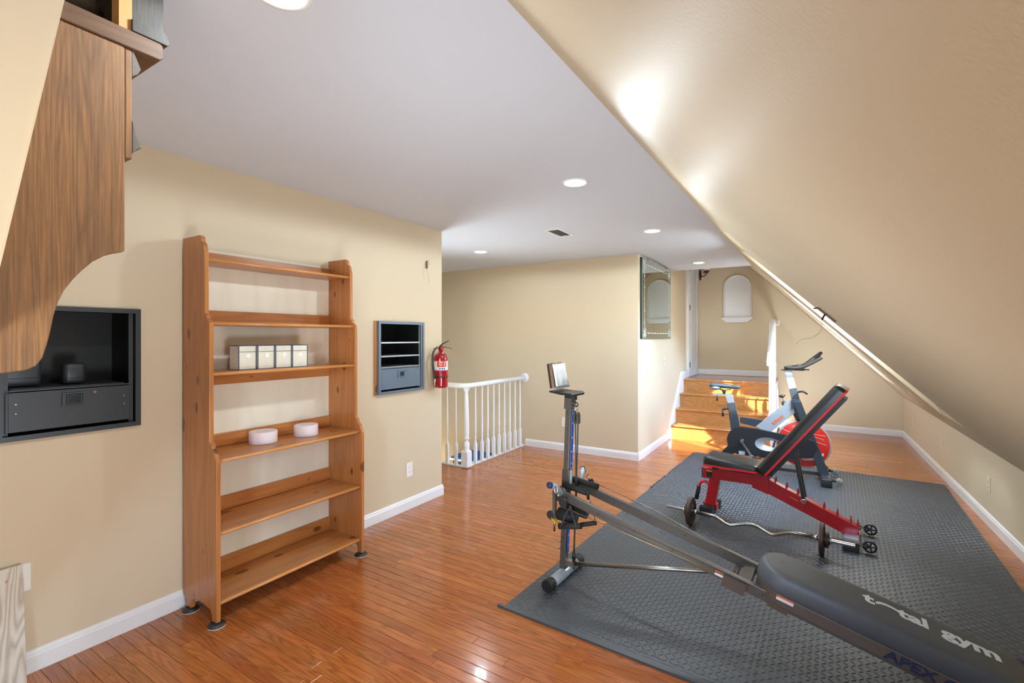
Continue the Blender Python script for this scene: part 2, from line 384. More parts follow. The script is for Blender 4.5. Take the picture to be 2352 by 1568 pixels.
for k,(a,b,y0,y1) in enumerate(OP):
    g0,g1=GLZ[k]; D=.30
    i_=[sp(s,y,.0) for s,y in((a,y0),(b,y0),(b,y1),(a,y1))]; o_=[sp(s,y,D) for s,y in((g0,y0+.03),(g1,y0+.03),(g1,y1-.03),(g0,y1-.03))]
    O2=[sp(s,y,D+.02) for s,y in((a-.1,y0-.1),(b+.1,y0-.1),(b+.1,y1+.1),(a-.1,y1+.1))]; G2=[sp(s,y,D+.02) for s,y in((g0,y0+.03),(g1,y0+.03),(g1,y1-.03),(g0,y1-.03))]
    mb.add(i_+o_,[(0,1,5,4),(1,2,6,5),(2,3,7,6),(3,0,4,7)])
    mb.add(o_+O2,[(0,1,5,4),(1,2,6,5),(2,3,7,6),(3,0,4,7)])
struct('trim_skylight_shafts',mb,'slope')
# roof deck outside, keeps daylight out except through the glazing
mb=MB(); cuts=[(GLZ[k][0],GLZ[k][1],o[2]+.03,o[3]-.03) for k,o in enumerate(OP)]
sv=sorted(set([-.42,1.16]+[q for o in cuts for q in o[:2]])); yv=sorted(set([-1.4,YW+.3]+[q for o in cuts for q in o[2:]]))
for i in range(len(sv)-1):
    for j in range(len(yv)-1):
        cs,cy=(sv[i]+sv[i+1])/2,(yv[j]+yv[j+1])/2
        if any(o[0]<cs<o[1] and o[2]<cy<o[3] for o in cuts): continue
        q=[sp(s,y,d) for d in(.305,.34) for s,y in((sv[i],yv[j]),(sv[i+1],yv[j]),(sv[i+1],yv[j+1]),(sv[i],yv[j+1]))]
        mb.add(q,[(3,2,1,0),(4,5,6,7),(0,1,5,4),(1,2,6,5),(2,3,7,6),(3,0,4,7)])
struct('ceiling_roof_deck',mb,'sub')
for k,(a,b,y0,y1) in enumerate(cuts):
    fr=MB()
    for (s0,t0),(s1,t1) in (((a,y0),(b,y0)),((b,y0),(b,y1)),((b,y1),(a,y1)),((a,y1),(a,y0))): fr.bar(sp(s0,t0,.32),sp(s1,t1,.32),.05,.05)
    wn=struct('window_%d'%(k+1),fr,'trim')
    g=MB(); g.add([sp(a,y0,.33),sp(b,y0,.33),sp(b,y1,.33),sp(a,y1,.33)],[(0,1,2,3)]); part('pane',g,'glass',wn)
for k,(a,b,y0,y1) in enumerate(OP):   # added fill light in each skylight shaft, imitating daylight from larger glazing
    al=area_light('skylight_fill',sp((a+b)/2,(y0+y1)/2,.27),(-.69,0,-.72),1.9,y1-y0-.1,(44,7,5)[k],(.76,.89,1))
    xa=(Vector(sp(b,0))-Vector(sp(a,0))).normalized(); za=-(Vector(sp(.5,0))-Vector(sp(.5,0,1))).normalized(); al.rotation_euler=Matrix((xa,za.cross(xa),za)).transposed().to_euler()
# flat ceiling, header at its end, high ceiling over the landing
mb=MB(); mb.prism([(-5.3,-1.2),(topx(-1.2)+.01,-1.2),(topx(YS)+.01,YS),(MX-.12,YS),(MX-.12,YB+.12),(-5.3,YB+.12)],CH,CH+.05,XYZ)
mb.bx(MX-.12,-.62,YS-.06,YS,CH,3.05); struct('ceiling',mb,'ceil')
mb=MB(); mb.bx(MX-.12,-.9,YS-.06,YW+.1,2.98,3.03); struct('ceiling_landing',mb,'ceil')
# low sloped ceiling at the near left, ending in front of the carved cabinet
mb=MB(); mb.prism([(-.603,CH),(-2.82,0),(WX,0),(WX,CH)],-1.2,.27,XZY); struct('ceiling_slope_left',mb,'wall')
mb=MB(); mb.bar((-.603,.268,CH),(-2.82,.268,0.0),.003,.003); struct('trim_corner_bead',mb,'wall')
# gable wall behind the camera; its unseen window is added to let in fill
mb=MB(); grid_wall(mb,[-2.9,1.3,-.45,.05],[0,2.5,1.25,1.95],[(-.45,.05,1.25,1.95)],-1.32,-1.2,XZY); struct('wall_gable_behind',mb,'wall')
mb=MB()
for a,b in(((-.45,1.25),(.05,1.25)),((.05,1.25),(.05,1.95)),((.05,1.95),(-.45,1.95)),((-.45,1.95),(-.45,1.25)),((-.45,1.6),(.05,1.6))): mb.bar((a[0],-1.22,a[1]),(b[0],-1.22,b[1]),.05,.05)
struct('window_4',mb,'trim')

# baseboards (moulded profile: distance from wall, height)
BP=[(0,0),(.015,0),(.015,.068),(.012,.074),(.011,.082),(.006,.090),(0,.093)]
def base(name,a,b,n,z=0,pr=BP):
    a=Vector(a+(z,)); b=Vector(b+(z,)); n=Vector(n+(0,)); t=(b-a)
    m=MB(); m.prism(pr,0,1,lambda u,v,w:tuple(a+t*w+n*u+Vector((0,0,v)))); return struct(name,m,'trim')
base('baseboard_left',(WX,.27),(WX,YE+.012),(1,0)); 
base('baseboard_back',(WELLX+.05,YB),(MX+.015,YB),(0,-1)); base('baseboard_stair_side',(MX,YB-.012),(MX,7.02),(1,0))
base('baseboard_right',(KX,-1.2),(KX,YW),(-1,0)); base('baseboard_end',(-.35,YW),(KX,YW),(0,-1)); base('baseboard_landing',(MX,YW),(-.42,YW),(0,-1),.805)

# ================================================================ FLOOR
mb=MB(); mb.bx(WX-.05,KX+.05,-1.2,YW,-.08,-.014); mb.bx(-5.3,WX-.05,YE+.001,WELLY,-.08,-.014); mb.bx(WELLX,WX-.05,WELLY,YB,-.08,-.014)
floor=struct('floor',mb,'sub')
PW=.0572; planks=[]
def runs(x0,x1,y):
    x=x0-random.random()*.9
    while x<x1:
        L=random.choice((.35,.5,.62,.74,.9,1.1,1.3)); L=L if x+L<x1-.12 else x1-x+.001; a,b=max(x,x0),min(x+L,x1)
        if b-a>.05: planks.append((a,b,y))
        x+=L
y=-1.2
while y<YW-.01:
    yc=y+PW/2
    if yc<YE+.004: runs(WX+.001,KX-.001,yc)
    elif yc<WELLY: runs(-5.2,KX-.001,yc)
    elif yc<YB: runs(WELLX+.03,KX-.001,yc)
    elif yc<7.07: runs(MX,KX-.001,yc)
    else: runs(-.36,KX-.001,yc)
    y+=PW
def vis(p):
    a,b,y=p; m=(a+b)/2
    d=-m*math.sin(YAW)+y*math.cos(YAW); rc=m*math.cos(YAW)+y*math.sin(YAW)
    inframe=any((-x*math.sin(YAW)+y*math.cos(YAW))>1.9 and abs(x*math.cos(YAW)+y*math.sin(YAW))<1.1*(-x*math.sin(YAW)+y*math.cos(YAW)) for x in(a,m,b))
    return inframe and not (y>2.25 and a>-1.35) , d
near=sorted([p for p in planks if vis(p)[0]],key=lambda p:vis(p)[1])[:290]; nset=set(near)
def plank_mb(mb,x0,x1,yc,rel=False,c=.0016):
    w=PW/2-.0007; z0=-.014; o=(x0,yc) if rel else (0,0)
    a,b=x0+.0004-o[0],x1-.0004-o[0]; y0,y1=yc-w-o[1],yc+w-o[1]
    v=[(a,y0,z0),(b,y0,z0),(b,y1,z0),(a,y1,z0),(a,y0,-c*.6),(b,y0,-c*.6),(b,y1,-c*.6),(a,y1,-c*.6),(a+c,y0+c,0),(b-c,y0+c,0),(b-c,y1-c,0),(a+c,y1-c,0)]
    mb.add(v,[(0,1,5,4),(1,2,6,5),(2,3,7,6),(3,0,4,7),(4,5,9,8),(5,6,10,9),(6,7,11,10),(7,4,8,11),(8,9,10,11)])
cache={}
for a,b,yc in near:
    L=round(b-a,4)
    if L not in cache:
        m=MB(); plank_mb(m,0,L,0); cache[L]=m.mesh('plank')
    o=link('plank',cache[L],'floor',floor); o.location=(a,yc,0)
mb=MB()
for p in planks:
    if p not in nset: plank_mb(mb,*p,c=.0011)
o=link('plank_field',None or (lambda me:(me.from_pydata(mb.v,[],mb.f),me)[1])(bpy.data.meshes.new('plank_field')),'floor',floor); o['kind']='stuff'

# stairwell opening: white nosing strips, landing below
mb=MB(); mb.bx(WELLX-.012,WELLX+.035,WELLY-.045,YB,-.22,.012); mb.bx(-5.3,WELLX-.012,WELLY-.045,WELLY+.005,-.22,.012); struct('trim_1',mb,'trim')
mb=MB(); mb.bx(-5.3,WELLX,WELLY,YB,-.75,-.62); struct('floor_stairwell',mb,'stair')

# ================================================================ STAIRS TO THE LANDING
st=thing('staircase','four-step honey oak staircase rising to the landing beside the white door','staircase',(-1.0,7.05,0))
st['kind']='structure'; del st['category']; del st['label']
XL=-1.655+1.0; XR=-.40+1.0; RUN=.27; RS=.2; NY=[7.05+RUN*k for k in range(4)]
for k in range(4):
    m=MB(); m.bx(XL,XR,NY[k]-7.05,NY[k]-7.05+.018,RS*k,RS*(k+1)-.022); part('riser',m,'stair',st)
for k in range(3):
    m=MB(); m.bx(XL,XR+.02,NY[k]-7.05-.025,NY[k+1]-7.05+.01,RS*(k+1)-.022,RS*(k+1)); part('tread',m,'stair',st,bev=.007,seg=3)
m=MB(); m.bx(XL,XR+.02,NY[3]-7.05-.025,NY[3]-7.05+.06,RS*4-.022,RS*4); part('landing_nosing',m,'stair',st,bev=.007,seg=3)
m=MB(); y=NY[3]+.06+.0286
while y<YW-.02:
    x=XL
    while x<XR:
        L=random.choice((.4,.6,.8)); b=min(x+L,XR); m.bx(x+.0005,b-.0005,y-7.05-.028,y-7.05+.028,RS*4-.022,RS*4); x=b
    y+=.0572
part('landing_planks',m,'floor',st,kind='stuff')
m=MB(); pts=[(0,0)]
for k in range(4): pts+=[(NY[k]-7.05,RS*(k+1)-.022)] if False else []
prof=[(NY[0]-7.05-.0,0)]
for k in range(4): prof+=[(NY[k]-7.05,RS*(k+1)-.024),(NY[k+1]-7.05 if k<3 else YW-7.05,RS*(k+1)-.024)]
prof+=[(YW-7.05,0)]
m.prism(prof,XR-.0,XR+.014,YZX); part('stringer',m,'trim',st,label='white painted open stringer')
m=MB(); m.prism([(7.00-7.05,0),(7.00-7.05,.12),(NY[3]-7.05-.05,RS*4+.12),(8.28-7.05,RS*4+.12),(8.28-7.05,0)],XL-.035,XL,YZX); part('skirt_board',m,'trim',st,label='white painted skirt board along the wall')

# ---- door on the landing
mb=MB(); mb.bx(MX-.035,MX+.045,DY0+.014,DY1-.005,.803,DZ)
d=struct('door_1',mb,'door')
for z0,z1 in((.95,1.55),(1.65,2.7)):
    m=MB(); m.bx(MX+.045,MX+.050,DY0+.12,DY1-.10,z0,z1); part('door_panel',m,'door',d,bev=.004)
for z in(1.0,1.95,2.6):
    m=MB(); m.cyl((MX+.045,DY0+.006,z-.045),(MX+.045,DY0+.006,z+.045),.009); part('hinge',m,'bronze',d)
mb=MB(); mb.bx(MX,MX+.045,DY0-.07,DY0,.803,DZ+.05); mb.bx(MX,MX+.055,DY1,DY1+.07,.803,DZ+.05); mb.bx(MX,MX+.045,DY0-.07,DY1+.07,DZ+.051,DZ+.12); struct('trim_door_casing',mb,'trim',bev=.004)

# ---- turned balusters and newels
def baluster_mb(h,sq=.032,block=.22,seg=12):
    m=MB(); s=sq/2
    m.bx(-s,s,-s,s,0,block)
    m.lathe([(s*1.05,block),(s*.98,block+.018),(s*.6,block+.035),(s*.55,block+.06),(s*.72,block+.066),(s*.72,block+.074),(s*.5,block+.08),(s*.62,block+.12),(s*.75,block+.16),(s*.66,block+.3),(s*.5,h*.8),(s*.46,h)],n=seg,caps=False)
    # chamfered shoulders where the square meets the turning
    m.add([(-s,-s,block),(s,-s,block),(s,s,block),(-s,s,block),(0,0,block+.04)],[(0,1,4),(1,2,4),(2,3,4),(3,0,4)])
    return m
def newel_mb(h,sq=.085,block=.17):
    m=MB(); s=sq/2
    m.bx(-s,s,-s,s,0,block); m.add([(-s,-s,block),(s,-s,block),(s,s,block),(-s,s,block),(0,0,block+.05)],[(0,1,4),(1,2,4),(2,3,4),(3,0,4)])
    b=block
    m.lathe([(s*.86,b),(s*.86,b+.02),(s*.7,b+.03),(s*.78,b+.045),(s*.84,b+.07),(s*.72,b+.1),(s*.5,b+.115),(s*.5,b+.125),(s*.72,b+.14),(s*.78,b+.152),(s*.6,b+.17),(s*.72,b+.2),(s*.74,b+.3),(s*.6,h*.75),(s*.5,h*.9),(s*.44,h-.04),(s*.6,h-.03),(s*.62,h-.02),(s*.8,h-.01),(s*.86,h)],n=20)
    return m
RPROF=[(-.027,-.02),(-.02,-.026),(.02,-.026),(.027,-.02),(.03,-.004),(.03,.008),(.022,.02),(.008,.025),(-.008,.025),(-.022,.02),(-.03,.008),(-.03,-.004)]
def sweep(m,pts,prof):
    pts=[Vector(p) for p in pts]; n=len(prof); q=[]
    for i,p in enumerate(pts):
        t=(pts[min(i+1,len(pts)-1)]-pts[max(i-1,0)]).normalized(); x=Vector((0,0,1)).cross(t).normalized(); y=t.cross(x)
        q+=[p+x*a+y*b for a,b in prof]
    m.add(q,[(i*n+k,i*n+(k+1)%n,(i+1)*n+(k+1)%n,(i+1)*n+k) for i in range(len(pts)-1) for k in range(n)]+[tuple(range(n))[::-1],tuple((len(pts)-1)*n+k for k in range(n))],True); return m
r1=thing('stair_railing','white painted railing with turned balusters around the stairwell opening','railing',(-3.235,4.262,.012))
part('newel_post',newel_mb(.875),'trim',r1)
bme=baluster_mb(.895).mesh('baluster')
for yy in(.17,.30,.42,.545,.665,.79,.915,1.045,1.17): o=link('baluster',bme,'trim',r1); o.location=(0,yy,0)
for xx in(-.148,-.275,-.40,-.53,-.66): o=link('baluster',bme,'trim',r1); o.location=(xx,0,0)
m=MB(); arc=[(-1.5,0,.903),(-.10,0,.903)]+[(-.10+.10*math.sin(a),.10-.10*math.cos(a),.903) for a in [math.radians(x) for x in(15,30,45,60,75)]]+[(0,.10,.903),(0,1.282,.903)]
sweep(m,arc,RPROF); part('handrail',m,'trim',r1)
m=MB(); m.lathe([(.058,0),(.062,.004),(.062,.012),(.05,.02),(.03,.024)],(0,1.298,.903),(0,-1,0),24); part('rosette',m,'trim',r1)

r2=thing('landing_railing','white painted railing climbing the open right side of the short oak stairs','railing',(-.42,7.05,0))
o=part('newel_post',newel_mb(.90,.075,.16),'trim',r2); o.location=(.05,.05,.2)
m=MB(); m.bx(-.04,.04,NY[3]-7.05+.02,NY[3]-7.05+.10,.80,1.66); part('landing_post',m,'trim',r2)
m=MB(); sweep(m,[(.03,.0,1.10),(.0,.06,1.125),(-.0,.20,1.20),(-.0,.78,1.64),(-.0,.86,1.69),(-.0,.95,1.70),(0,1.885,1.70)],RPROF); m.box((.03,.03,1.10),(.10,.10,.03)); part('handrail',m,'trim',r2)
m=MB(); m.lathe([(.056,0),(.06,.004),(.06,.012),(.048,.02),(.03,.024)],(0,1.898,1.70),(0,-1,0),24); part('rosette',m,'trim',r2)
b2=baluster_mb(.88).mesh('baluster')
for k,(yy,zz,hh) in enumerate(((.20,.2,.98),(.34,.4,.88),(.47,.4,.98),(.62,.6,.88),(.75,.6,.98))):
    o=link('baluster',baluster_mb(hh).mesh('baluster'),'trim',r2); o.location=(-.0,yy-.03,zz)
for yy in(1.12,1.27,1.42,1.57,1.72): o=link('baluster',b2,'trim',r2); o.location=(0,yy,.8)

# storage in the stairwell
m=MB(); bn=thing('storage_bin','blue lidded plastic bin standing down in the stairwell opening','bin',(-3.78,5.25,-.62))
m.prism(rrect(-.30,.30,-.2,.2,.04),0,.42,XYZ); part('bin_body',m,'navybin',bn)
m=MB(); m.prism(rrect(-.32,.32,-.22,.22,.04),.42,.47,XYZ)
for k in range(5): m.bx(-.29,.29,-.17+k*.08,-.13+k*.08,.47,.485)
part('lid',m,'bluebin',bn,bev=.004)
m=MB(); m.bx(-.32,.32,-.235,-.222,.43,.452); part('lid_clip',m,'white',bn)
bt=thing('dark_tote','navy black open tote in the stairwell beside the blue bin','tote',(-3.42,5.05,-.62)); 
m=MB(); m.prism(rrect(-.02,.02,-.3,.3,.01),0,.40,XYZ); m.bx(-.02,.10,-.3,-.28,0,.40); m.bx(-.02,.10,.28,.3,0,.40); m.bx(-.02,.1,-.3,.3,0,.02); m.bx(.08,.1,-.3,.3,0,.40); part('tote_body',m,'navybin',bt)

# ================================================================ CEILING FITTINGS
labs=['large recessed ceiling light cut off by the top of the picture','bright recessed ceiling light nearest the sloped wall, in front of the vent','recessed ceiling light to the right of the vent, above the red bench','recessed ceiling light over the stairwell, above the fire extinguisher','small distant recessed ceiling light above the foot of the oak stairs','recessed ceiling light behind the camera']
for (x,y),lb in zip(CANS[:5],labs):
    t=thing('ceiling_light',lb,'light',(x,y,CH),0,'recessed ceiling lights')
    m=MB(); m.lathe([(.085,0),(.084,-.004),(.072,-.006),(.064,-.002),(.0635,0)],n=32,caps=False); part('trim_ring',m,'rim',t)
    m=MB(); m.lathe([(.060,-.001),(.052,-.006),(.03,-.010),(.005,-.0115)],n=24); part('bulb',m,'glow',t)
vt=thing('ceiling_vent','small white slotted air vent in the flat ceiling','vent',(-1.965,4.02,CH))
m=MB(); 
for a,b in(((-.075,-.16),(.075,-.14)),((-.075,.14),(.075,.16)),((-.075,-.14),(-.055,.14)),((.055,-.14),(.075,.14))): m.bx(a[0],b[0],a[1],b[1],-.008,0)
part('vent_frame',m,'white',vt)
m=MB(); m.bx(-.055,.055,-.14,.14,-.002,0); part('vent_back',m,'inner',vt)
for k in range(13):
    m=MB(); m.box((0,-.126+k*.021,-.004),(.11,.013,.0015),Matrix.Rotation(math.radians(35),3,'X')); part('slat',m,'vent',vt)

# ================================================================ LEFT WALL
def cabinet(name,label,y0,y1,z0,z1,proud,frame_mat,shelves,split,ymid):
    t=thing(name,label,'cabinet',(WX,(y0+y1)/2,z0)); W=(y1-y0)/2; Hh=z1-z0; D=-.30; p=proud; fw=.022
    m=MB()
    for a in((-W,-W+fw,0,Hh),(W-fw,W,0,Hh),(-W+fw,W-fw,0,fw),(-W+fw,W-fw,Hh-fw,Hh)): m.bx(p-.012,p,*a)
    m2=MB()
    for a in((-W+.011,-W+.014,.011,Hh-.011),(W-.014,W-.011,.011,Hh-.011),(-W+.011,W-.011,.011,.014),(-W+.011,W-.011,Hh-.014,Hh-.011)): m2.bx(D,p-.03,*a)
    part('liner',m2,'inner',t,kind='stuff')
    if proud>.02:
        m3=MB(); m3.bx(.0015,p-.02,-W-.022,-W-.002,0,Hh); part('edge_strip',m3,'pinez',t,label='thin honey brown strip')  # thin brown strip down the left edge of the cabinet
    if proud>.015: m.bx(0.001,p-.012,-W,-W+.004,0,Hh)
    part('frame',m,frame_mat,t)
    m=MB(); m.bx(D-.004,D,-W+.011,W-.011,.011,Hh-.011); part('back_panel',m,'inner',t)
    for sy in(-1,1):
        yc=sy*(W-fw-.012)
        m=MB(); m.bx(p-.03,p-.024,yc-.009,yc+.009,fw,Hh-fw); r=part('mounting_rail',m,frame_mat,t)
        m=MB()
        for k in range(16): m.cyl((p-.0245,yc,fw+.02+k*(Hh-.08)/15),(p-.0235,yc,fw+.02+k*(Hh-.08)/15),.0028,n=8)
        part('rail_hole',m,'black',r,kind='stuff')
    for z in shelves:
        m=MB(); m.bx(D,p-.022,-W+.04,W-.04,z-.003,z); m.bx(p-.024,p-.018,-W+.04,W-.04,z-.010,z+.002); part('shelf',m,'edge',t)
    dz0,dz1=fw+.012,split
    m=MB(); m.bx(D+.02,p-.016,-W+.04,W-.04,dz0,dz0+.004); m.bx(p-.022,p-.016,-W+.033,W-.033,dz0,ymid); m.bx(D+.02,p-.016,-W+.04,-W+.044,dz0,ymid); m.bx(D+.02,p-.016,W-.044,W-.04,dz0,ymid)
    d=part('drawer',m,frame_mat,t,bev=.0015)
    m=MB(); c=0.0; zc=(ymid+dz1)/2 if False else ymid-.045
    for a in((-.042,.042,-.03,-.024),(-.042,.042,.024,.03),(-.042,-.03,-.024,.024),(.03,.042,-.024,.024)): m.bx(p-.016,p-.008,a[0],a[1],zc+a[2],zc+a[3])
    for a in((-.026,.026,-.019,-.016),(-.026,.026,.016,.019),(-.026,-.022,-.016,.016),(.022,.026,-.016,.016)): m.bx(p-.016,p-.007,a[0],a[1],zc+a[2],zc+a[3])
    part('recessed_pull',m,frame_mat,d,label='square recessed latch pull')
    m=MB(); m.bx(p-.017,p-.0155,-.022,.022,zc-.016,zc+.016); part('pull_recess',m,'inner',d)
    m=MB(); m.lathe([(.0085,0),(.0085,.006),(.006,.008)],(p-.016,.075,ymid-.022),(1,0,0),14); part('lock',m,'chrome',d)
    m=MB()
    for yy in(-W+.065,W-.065):
        for zz in(ymid-.05,ymid-.09): m.lathe([(.004,0),(.003,.002)],(p-.016,yy,zz),(1,0,0),8)
    part('rivet',m,'edge',d,kind='stuff')
    m=MB(); m.bx(p-.026,p-.018,-W+.036,W-.036,ymid+.004,ymid+.010); part('drawer_lip',m,frame_mat,t)
    return t
cabinet('recessed_rack_cabinet','large charcoal metal rack cabinet set in wall, half hidden by carved oak','%s'%'' or C1[0],C1[1],C1[2],C1[3],.018,'rack',[],.25,.195) if False else None
ca1=cabinet('wall_cabinet','large charcoal metal cabinet recessed in the left wall below the oak bracket',C1[0],C1[1],C1[2],C1[3],.018,'rack',[],.2,.205)
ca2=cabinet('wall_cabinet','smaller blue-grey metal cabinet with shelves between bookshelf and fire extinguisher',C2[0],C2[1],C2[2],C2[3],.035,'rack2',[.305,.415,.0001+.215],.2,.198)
# two canisters inside the first cabinet
for lb,yy,w,h,x in(('large dull metal canister inside the charcoal wall cabinet',.66,.13,.135,-3.03),('small ribbed metal canister inside the charcoal wall cabinet',.84,.085,.10,-3.02)):
    t=thing('canister',lb,'canister',(x,yy,1.236)); m=MB(); m.prism(rrect(-.04,.04,-w/2,w/2,.02),0,h,XYZ,True); part('canister_body',m,'rack',t,bev=.012)
    m=MB(); m.prism(rrect(-.043,.043,-w/2-.002,w/2+.002,.02),h*.28,h*.3,XYZ,True); part('band',m,'rack',t)
m=MB(); m.bx(WX-.29,WX-.01,.60,1.0,1.225,1.235); tag(part('cabinet_tray',m,'rack'),'dark metal tray lying over the drawer of the charcoal cabinet','tray')

# ---- outlets and switches
def plate(name,lb,cat,loc,n,kind='outlet',w=.072,h=.118,group=None):
    ang={(1,0):0,(-1,0):PI,(0,-1):-PI/2}[n]
    t=thing(name,lb,cat,loc,ang,group)   # local +X points out of the wall
    cm='cream' if abs(loc[0]-WX)>.01 and n!=(0,-1) else 'white'
    m=MB(); m.prism(rrect(-w/2,w/2,-h/2,h/2,.005),0.0005,.005,YZX); part('cover_plate',m,cm,t,bev=.0015)
    if kind=='outlet':
        for z in(-.02,.02):
            m=MB(); m.prism(rrect(-.016,.016,z-.013,z+.013,.007),.005,.0068,YZX); r=part('receptacle',m,cm,t)
            m=MB(); m.bx(.0068,.0072,-.007,-.005,z-.001,z+.006); m.bx(.0068,.0072,.005,.007,z-.001,z+.006); m.bx(.0068,.0072,-.002,.002,z-.009,z-.005); part('slot',m,'black',r,kind='stuff')
    elif kind=='switch':
        m=MB(); m.bx(.005,.016,-.005,.005,-.002,.012); part('toggle',m,cm,t)
    return t
G='white wall outlets'
plate('wall_outlet','white duplex outlet low on the left wall, right of the bookshelf','outlet',(WX,2.99,.333),(1,0))
plate('wall_outlet','white outlet plate on the left wall just above the whitewashed board edge','outlet',(WX,.625,.42),(1,0))
plate('wall_outlet','white outlet on the tan wall just left of the gym column','outlet',(-2.645,YB,.37),(0,-1))
plate('wall_outlet','beige outlet on the knee wall nearest the camera','outlet',(KX,5.10,.315),(-1,0))
plate('wall_outlet','beige outlet on the knee wall, middle one of three','outlet',(KX,6.60,.34),(-1,0))
plate('blank_plate','beige cover plate on the knee wall nearest the far corner','outlet',(KX,8.12,.34),(-1,0),'blank')
plate('light_switch','cream light switch on the wall below the mirror','switch',(MX,6.75,1.13),(1,0),'switch')
plate('blank_plate','cream blank cover plate low on the wall below the light switch','outlet',(MX,6.72,.38),(1,0),'blank')

# ---- bare wires hanging out of the wall
t=thing('wall_wire','red wire connector with thin loose wires hanging from the left wall','wire',(WX,3.204,2.07))
m=MB(); m.prism(rrect(-.008,.008,0,.07,.006),.002,.012,YZX); part('wire_tab',m,'brown',t,label='dull red tab')
m=MB(); m.tube(spline([(.006,.0,.07),(.012,.018,.075),(.012,.022,.04),(.01,-.002,.0),(.01,.02,-.05),(.008,.034,-.09),(.008,.028,-.14)]),.0012,6); part('thin_wire',m,'brass',t)
m=MB(); m.tube(spline([(.006,-.004,.05),(.01,-.03,.03),(.01,-.045,-.03),(.008,-.03,-.10)]),.0008,6); part('thin_wire',m,'steel',t)

# ================================================================ BOOKSHELF
bs=thing('bookshelf','tall stepped honey pine bookshelf with six shelves standing against the left wall','bookshelf',(-2.862,1.25,.0))
SP=[(.0,.075),(.0,1.992),(.175,1.992),(.19,1.985),(.198,1.970),(.197,1.955),(.208,1.948),(.218,1.935),(.222,1.918),(.222,1.91),(.228,1.90),(.230,1.585),(.236,1.578),(.246,1.572),(.248,1.558),(.258,1.548),(.274,1.535),(.276,1.52),(.278,.925),(.288,.918),(.298,.908),(.300,.892),(.312,.884),(.326,.870),(.330,.852),(.340,.84),(.345,.825),(.345,.022),(.305,.022),(.300,.05),(.285,.075),(.22,.085),(.14,.085),(.10,.07),(.09,.05),(.085,.022),(.04,.022),(.03,.06)]
YR=.94
for yy in(0,YR-.022):
    m=MB(); m.prism([(a,b) for a,b in SP],yy,yy+.022,XZY); part('side_panel',m,'pinez',bs,bev=.003)
m=MB(); m.bx(.0,.006,.022,YR-.022,.10,1.95); part('back_panel',m,'ply',bs,label='pale bare plywood back panel')
SH=[(1.874,.222,.06,1),(1.540,.266,.07,1),(1.278,.270,-.07,1),(.836,.325,.075,1),(.470,.335,.08,1),(.118,.335,.085,1)]
for z,dp,rl,_ in SH:
    m=MB(); m.bx(.007,dp-.008,.0225,YR-.0225,z-.018,z); s_=part('shelf',m,'piney',bs,bev=.001)
    m=MB(); m.tube([(dp-.008,.0225,z-.009),(dp-.008,YR-.0225,z-.009)],.0095,12); part('nosing',m,'nose',s_,label='lighter rounded front edge')
    m=MB(); a,b=(z+.0005,z+rl) if rl>0 else (z-.0185+rl,z-.0185); m.bx(.0065,.022,.0225,YR-.0225,a,b); part('back_rail',m,'piney',bs,bev=.002)
# felt furniture sliders under the feet
for i,(dx,dy) in enumerate(((.062,.011),(.325,.011),(.325,YR-.011),(.062,YR-.011))):
    m=MB(); m.lathe([(.040,.0),(.040,.004),(.041,.0045),(.041,.010),(.033,.017),(.022,.019),(.0,.0195)],n=24)
    o=part('furniture_slider',m,'black'); o.location=(-2.862+dx,1.25+dy,.0005)
    tag(o,['round black slider under the rear foot of the bookshelf nearest the camera','round black slider under the front left foot of the bookshelf','round black slider under the front right foot of the bookshelf','round black slider under the rear right foot of the bookshelf'][i],'coaster','sliders under the bookshelf')
    m=MB(); m.lathe([(.0405,0),(.0405,.003)],n=24); w_=part('white_base',m,'white',o)
# ---- four cartons
CL=['ivory carton with blue edging and round seal, leftmost of four on the shelf','ivory carton with blue edging, second from the left of four','ivory carton with blue edging, third from the left of four','ivory carton with blue edging and round seal, rightmost of four']
cx_=thing('gift_box',CL[0],'box',(-2.703,1.485,1.2785),math.radians(3),'ivory cartons on the bookshelf')
W2=.050; HB=.134
DB=.043; m=MB(); m.bx(-DB,DB,-W2,W2,.0,HB); part('carton',m,'box',cx_)
m=MB(); e=.0022
for sy in(-1,1):
    for sx in(-1,1): m.bx(sx*DB-e/2+sx*.0004,sx*DB+e/2+sx*.0004,sy*W2-e,sy*W2+e,0,HB+.0006)
m.bx(DB+0.0005,DB+0.0012,-W2,W2,0,.0028); m.bx(DB+0.0005,DB+0.0012,-W2,W2,HB-.0028,HB+.0006); m.bx(-DB,DB+.001,-W2,W2,HB,HB+.0015)
m.bx(DB+0.0005,DB+0.0014,-W2,W2,HB-.036,HB-.0335)
m.bx(-DB,DB,-W2-.0006,-W2,0,.0028); m.bx(-DB,DB,-W2-.0006,-W2,HB-.0028,HB)
part('blue_edging',m,'boxblue',cx_)
m=MB(); m.lathe([(.0145,0),(.014,.0012),(.011,.002)],(DB+0.0002,.004,.076),(1,0,0),24); part('seal',m,'medal',cx_)
m=MB()
for z,w in((HB-.016,.016),(HB-.022,.013),(.022,.016),(.015,.012)): m.bx(DB+0.0003,DB+0.0008,-w,w,z,z+.0008)
part('print_lines',m,'grey',cx_,kind='stuff')
for k in range(1,4): rep(cx_,(-2.703+.0045*k,1.485+.1055*k,1.2785),math.radians(3-.6*k),CL[k])
